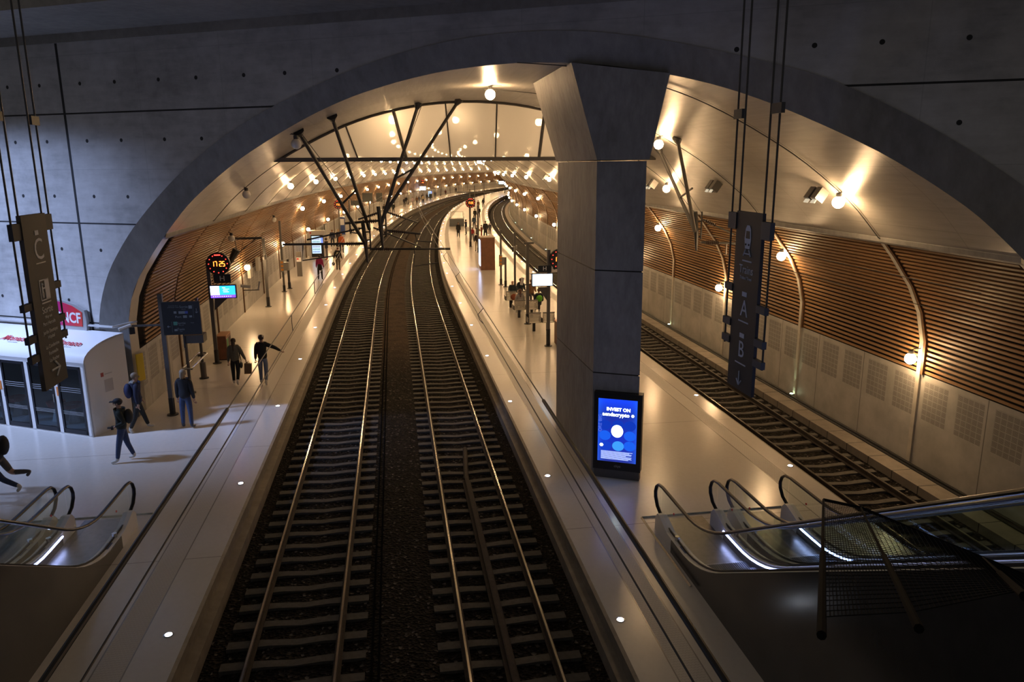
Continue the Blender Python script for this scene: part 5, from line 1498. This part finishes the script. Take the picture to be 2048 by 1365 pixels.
    if printed:
        q = J['chest'] * k + V3(0, -.15, .0) * k; pmb = MB()
        for i, (xx, zz) in enumerate(((-.04, .05), (.04, .05), (.0, -.02), (-.07, -.05))): pmb.ball(q + V3(xx, -.003, zz) * k, (.035 * k, .012 * k, .03 * k), 8, 5)
        pmb.build('white_print', mat('cream_print', printed, .7), e)
    return e, J
WALK1 = dict(legl=(24, 6), legr=(-20, 22), arml=(-22, 6, 12), armr=(24, 6, 18))
WALK2 = dict(legl=(-18, 20), legr=(22, 6), arml=(22, 6, 18), armr=(-20, 6, 10))
STAND = dict(legl=(2, 2), legr=(-3, 0), arml=(3, 8, 12), armr=(-2, 8, 10), spread=.07)
LEFT, RIGHT, AWAY, TOWARD = R(90), R(-90), 0., R(180)
JE = (.045, .07, .15)
p1, J1 = person('man in black cap and dark jacket walking left with a camera in his hand', 20.7, -10.22, LEFT + R(8), dict(legl=(14, 4), legr=(-10, 10), arml=(-24, 4, 92), armr=(-6, 8, 16), spread=.03), (.018, .024, .020), JE, (.04, .03, .02), (.62, .6, .55), 1.0, cap=(.012, .014, .022), pack=((.02, .02, .018), (.15, .20)), near=True)
cp_ = thing('camera', 'dark camera held at the waist by the man in the black cap', 'camera', p1.location + Matrix.Rotation(p1.rotation_euler.z, 3, 'Z') @ (J1['pall'] + V3(.03, .0, .0)), p1.rotation_euler.z)
MB().bx(-.06, .06, -.03, .03, -.04, .04).build('camera_body', BLACK, cp_); MB().lathe([(.03, .03), (.034, .11), (.028, .115)], axis='y', n=12).build('lens', STEEL, cp_)
person('woman in navy jacket with grey hood walking right past the kiosk', 23.2, -10.6, RIGHT + R(25), dict(legl=(18, 2), legr=(-14, 12), arml=(10, 5, 14), armr=(-8, 5, 14)), (.018, .022, .05), (.012, .012, .016), (.20, .15, .10), (.6, .58, .52), 1.03, pack=((.02, .028, .085), (.15, .22)), hood=(.22, .21, .19), near=True, coat=.06)
person('person in black jacket and blue jeans, back turned, standing by the board pole', 23.2, -9.26, AWAY + R(-8), STAND, (.014, .016, .022), JE, (.25, .20, .14), (.05, .05, .06), 1.03, near=True, hairlen=.06)
pw, Jw = person('woman with long dark hair in olive jacket and black flared trousers walking away', 27.8, -8.73, AWAY, dict(legl=(6, 4), legr=(-8, 34), arml=(-4, 6, 12), armr=(8, 20, 10)), (.11, .105, .08), (.010, .010, .011), (.035, .02, .014), (.62, .6, .56), .97, near=True, hairlen=.26)
bq = pw.location + Matrix.Rotation(pw.rotation_euler.z, 3, 'Z') @ (Jw['palr'] * .97)
bg = thing('paper_bag', 'brown paper carrier bag in the right hand of the woman in olive', 'bag', (bq.x + .03, bq.y, bq.z - .46), pw.rotation_euler.z)
MB().prism([(-.12, 0), (.12, 0), (.14, .36), (-.10, .38)], (-.07, .07), FACE(0, 0, 0)).build('body', mat('kraft_paper', (.20, .12, .06), .7), bg); MB().tube([(-.05, 0, .36), (-.03, 0, .46), (.05, 0, .46), (.07, 0, .36)], .006, 5).build('handle', BLACK, bg)
hb_ = thing('handbag', 'black shoulder bag hanging at the hip of the woman in olive', 'bag', pw.location + V3(.20, .05, .72), pw.rotation_euler.z)
MB().ball((0, 0, 0), (.05, .14, .13), 10, 6).build('body', BLACK, hb_, smooth=True); MB().tube([(0, -.1, .08), (-.06, 0, .66), (0, .1, .08)], .012, 5).build('strap', BLACK, hb_)
person('man in pale cap, black jacket, light jeans, right arm stretched out', 27.7, -7.76, AWAY, dict(legl=(4, 4), legr=(-6, 20), arml=(2, 8, 14), armr=(20, 62, 20)), (.010, .010, .012), (.16, .19, .26), (.03, .02, .02), (.62, .58, .52), 1.03, cap=(.48, .46, .44), near=True)
person('person in dark coat and grey shorts striding left at the left edge of the photo', 19.1, -12.48, LEFT, dict(legl=(30, 6), legr=(-28, 62), arml=(-14, 6, 20), armr=(16, 6, 20), lean=8), (.012, .012, .02), (.11, .10, .09), (.03, .02, .02), (.08, .07, .07), 1.02, pack=((.01, .01, .014), (.17, .24)), shorts=True, near=True)
person('person in blue jeans and pale shoes striding left at the photo edge', 18.55, -12.45, LEFT, dict(legl=(26, 6), legr=(-34, 26), arml=(-14, 6, 20), armr=(16, 6, 20)), (.012, .012, .02), (.03, .045, .10), (.03, .02, .02), (.6, .58, .55), 1.0, near=True)
person('woman in magenta and black top with black skirt walking away on the left platform', 53.8, -8.2, AWAY, STAND, (.30, .015, .10), (.010, .010, .012), (.02, .015, .015), (.02, .02, .02), .98, coat=0.0, skirt=True)
p7, J7 = person('man in black hoodie with white print on the back walking away bent over', 58.5, -7.42, AWAY, dict(legl=(8, 6), legr=(-6, 10), arml=(4, 16, 14), armr=(2, 10, 10), lean=14), (.008, .008, .010), (.09, .07, .05), (.12, .04, .03), (.03, .03, .03), 1.0, printed=(.6, .55, .4))
e = thing('travel_bag', 'black travel bag carried low by the man with the printed hoodie', 'bag', p7.location + V3(-.36, .05, .38), p7.rotation_euler.z); MB().ball((0, 0, .12), (.12, .2, .14), 10, 6).build('body', BLACK, e, smooth=True); MB().tube([(0, -.1, .22), (0, 0, .42), (0, .1, .22)], .012, 5).build('handle', BLACK, e)
person('person in dark sweater and grey trousers with red shoes in front of the vending machine', 65.4, -9.05, LEFT + R(10), STAND, (.04, .04, .06), (.16, .15, .15), (.04, .03, .02), (.4, .05, .04), 1.04)
person('person in orange top pushing a dark pram past the vending machine', 70.3, -8.35, AWAY, STAND, (.55, .13, .04), (.03, .03, .05), (.25, .13, .06), (.05, .05, .05), 1.0)
person('person in dark blue jacket standing behind the vending machine, left one', 75., -9.75, TOWARD, STAND, (.04, .045, .08), (.03, .03, .04), (.3, .18, .1)); person('person in dark jacket with fair hair standing behind the vending machine, right one', 75.3, -9.2, TOWARD, STAND, (.05, .04, .05), (.03, .03, .04), (.4, .28, .16))
# seated people on the island benches
SITM = dict(sit=True, arml=(25, 6, 55), armr=(25, 6, 55))
person('bald man in dark jacket seated at the left end of the far bench row', 42.3, 3.5, TOWARD, SITM, (.025, .04, .05), (.03, .03, .04), bald=True, z=0.)
person('dark haired person seated behind the bald man on the far bench', 43.2, 4.1, TOWARD, dict(sit=True, lean=10, arml=(25, 6, 55), armr=(25, 6, 55)), (.03, .035, .05), (.03, .03, .04), (.06, .035, .02))
person('person in tan coat seated on the far bench facing the camera', 42.4, 4.6, TOWARD, SITM, (.26, .14, .07), (.05, .04, .04), (.14, .07, .04))
person('long haired woman in grey sweatshirt seated on the bench with her back to the camera', 39.2, 3.42, AWAY, dict(sit=True, lean=-4, arml=(15, 8, 50), armr=(15, 8, 50)), (.30, .29, .29), (.10, .12, .16), (.10, .045, .03), hairlen=.22, hood=(.10, .11, .15))
person('person with bright green backpack seated on the bench with back to the camera', 39.2, 4.42, AWAY, dict(sit=True, lean=-2, arml=(15, 8, 50), armr=(15, 8, 50)), (.015, .02, .04), (.03, .03, .04), (.12, .07, .05), pack=((.12, .42, .03), (.17, .17)))
e = at('rust_coloured_bag', 'round rust coloured bag beside the bald seated man', 'bag', 40.9, 3.35, .46); MB().ball((0, 0, .17), (.2, .16, .2), 12, 8).build('body', mat('rust_cloth', (.28, .075, .03), .7), e, smooth=True)
# people further along the island platform
FAR = [
 ('woman in knee length black coat walking towards the camera on the island platform', 83.7, 2.53, TOWARD, WALK1, (.012, .012, .014), (.012, .012, .014), (.12, .08, .05), dict(coat=.3)),
 ('person in dark jacket turned left with a white bag on the island platform', 87., 3.45, LEFT, STAND, (.02, .03, .045), (.02, .02, .03), (.03, .02, .02), dict(coat=.15)),
 ('person in red top crouching beside the far clock pole on the island platform', 80., 3.9, TOWARD, STAND, (.35, .03, .03), (.05, .05, .06), (.08, .04, .03), dict(scale=.8)),
 ('person in beige trousers and dark top behind the wooden cabinet', 69.6, 3.82, AWAY, STAND, (.03, .02, .02), (.40, .32, .20), (.03, .02, .02), dict()),
 ('person in dark jacket with tan bag standing past the wooden cabinet', 78.5, 4.35, LEFT, STAND, (.02, .02, .03), (.02, .02, .04), (.05, .03, .02), dict(pack=((.35, .2, .08), (.14, .14)))),
 ('person in dark red and brown clothes seen over the wooden cabinet', 81.8, 4.95, LEFT, STAND, (.22, .06, .03), (.25, .02, .02), (.06, .03, .02), dict(scale=.85)),
 ('tall person in long dark coat on the island platform near the right track', 82.2, 5.4, TOWARD, STAND, (.025, .025, .03), (.02, .02, .03), (.08, .05, .04), dict(coat=.3, scale=1.08)),
 ('child in grey jacket beside the tall person in the dark coat', 87., 6.15, TOWARD, STAND, (.08, .085, .09), (.05, .04, .04), (.08, .05, .03), dict(scale=.78)),
 ('person in blue shirt standing at the far clock pole on the island platform', 94.2, 4.6, AWAY, STAND, (.05, .08, .12), (.03, .03, .04), (.04, .03, .02), {}),
 ('person in black walking away far along the island platform, left of a pair', 110.2, 5.0, AWAY, WALK2, (.02, .02, .02), (.02, .02, .02), (.04, .03, .02), {}),
 ('person in black walking away far along the island platform, right of a pair', 115.5, 5.62, AWAY, WALK1, (.02, .02, .025), (.02, .02, .025), (.04, .03, .02), {}),
 ('person in brown coat far along the island platform', 138., 5.3, TOWARD, STAND, (.14, .08, .05), (.05, .04, .04), (.05, .03, .02), {}),
 ('person in dark clothes standing beyond the brown coat on the island platform', 146., 6.0, TOWARD, STAND, (.03, .03, .03), (.03, .03, .03), (.05, .03, .02), {}),
 ('person in long dark cape standing at the left wall behind the hanging tubes', 125., -9.6, AWAY, STAND, (.012, .018, .015), (.012, .014, .012), (.03, .02, .02), dict(coat=.4)),
 ('person in dark clothes on the far left platform, left of the group', 130., -8.75, TOWARD, STAND, (.02, .025, .02), (.02, .02, .02), (.04, .03, .02), dict(coat=.2)),
 ('person in black at the left wall beside the far group', 158.7, -10.3, TOWARD, STAND, (.02, .02, .025), (.02, .02, .02), (.04, .03, .02), {}),
 ('person in dark trousers near the platform edge before the far group', 150.7, -9.5, AWAY, STAND, (.03, .03, .04), (.02, .02, .03), (.04, .03, .02), {}),
 ('person in pale pink shirt in the far group on the left platform', 156.4, -8.65, TOWARD, WALK1, (.5, .40, .42), (.3, .25, .25), (.03, .02, .02), {}),
 ('person in brown jacket in the far group on the left platform', 156.3, -7.8, TOWARD, STAND, (.16, .09, .05), (.03, .03, .04), (.1, .05, .03), dict(scale=1.05)),
 ('person in slate blue jacket in the far group on the left platform', 160.4, -7.9, TOWARD, STAND, (.07, .08, .13), (.08, .09, .14), (.05, .03, .02), {}),
 ('person in cream jacket in the far group on the left platform', 162.4, -7.3, AWAY, STAND, (.52, .42, .28), (.04, .04, .05), (.05, .03, .02), dict(scale=1.08)),
 ('person in black behind the cream jacket in the far group', 168.1, -8.3, AWAY, STAND, (.02, .02, .03), (.02, .02, .03), (.03, .02, .02), dict(scale=1.1)),
 ('person in dark jacket walking at the right of the far group', 175.3, -8.4, AWAY, WALK2, (.03, .025, .03), (.02, .02, .03), (.03, .02, .02), {}),
 ('tall person in dark green coat at the right end of the far group', 174.4, -7.5, TOWARD, STAND, (.035, .045, .04), (.02, .02, .02), (.04, .03, .02), dict(coat=.2, scale=1.1)),
 ('person in blue grey standing left of the far vending machine', 190.5, -8.9, TOWARD, STAND, (.08, .09, .14), (.04, .04, .06), (.04, .03, .02), {}),
 ('person in dark red standing right of the far vending machine', 202.6, -8.3, TOWARD, STAND, (.1, .03, .03), (.04, .03, .03), (.04, .03, .02), {}),
 ('person standing in the distance at the left wall beyond the far vending machine', 225., -9.6, TOWARD, STAND, (.04, .04, .06), (.04, .03, .03), (.04, .03, .02), {}),
]
for lab, s, d, tn, P, top, legs, hair, kw in FAR:
    person(lab, s, d, tn, P, top, legs, hair, (.1, .1, .1), **kw)
e = at('white_bag', 'white shopping bag at the side of the person turned left on the island', 'bag', 86.6, 3.7, .45); MB().bx(-.22, .22, -.08, .08, 0, .5).build('body', WHITE, e); MB().tube([(-.1, 0, .5), (0, 0, .68), (.1, 0, .5)], .01, 5).build('handle', BLACK, e)
e = at('pram', 'dark pram pushed by the person in the orange top', 'pram', 71.3, -8.8, 0); MB().ball((0, 0, .7), (.22, .3, .25), 10, 6).build('hood', BLACK, e, smooth=True)
MB().tube([(-.2, -.3, 0.1), (0, 0, .5), (0, -.5, 1.0)], .015, 5).build('frame', BLACK, e); [MB().lathe([(.1, -.02), (.1, .02)], (x, y, .1), 12, 'x').build('wheel', RUBBER, e) for x in (-.2, .2) for y in (-.25, .25)]
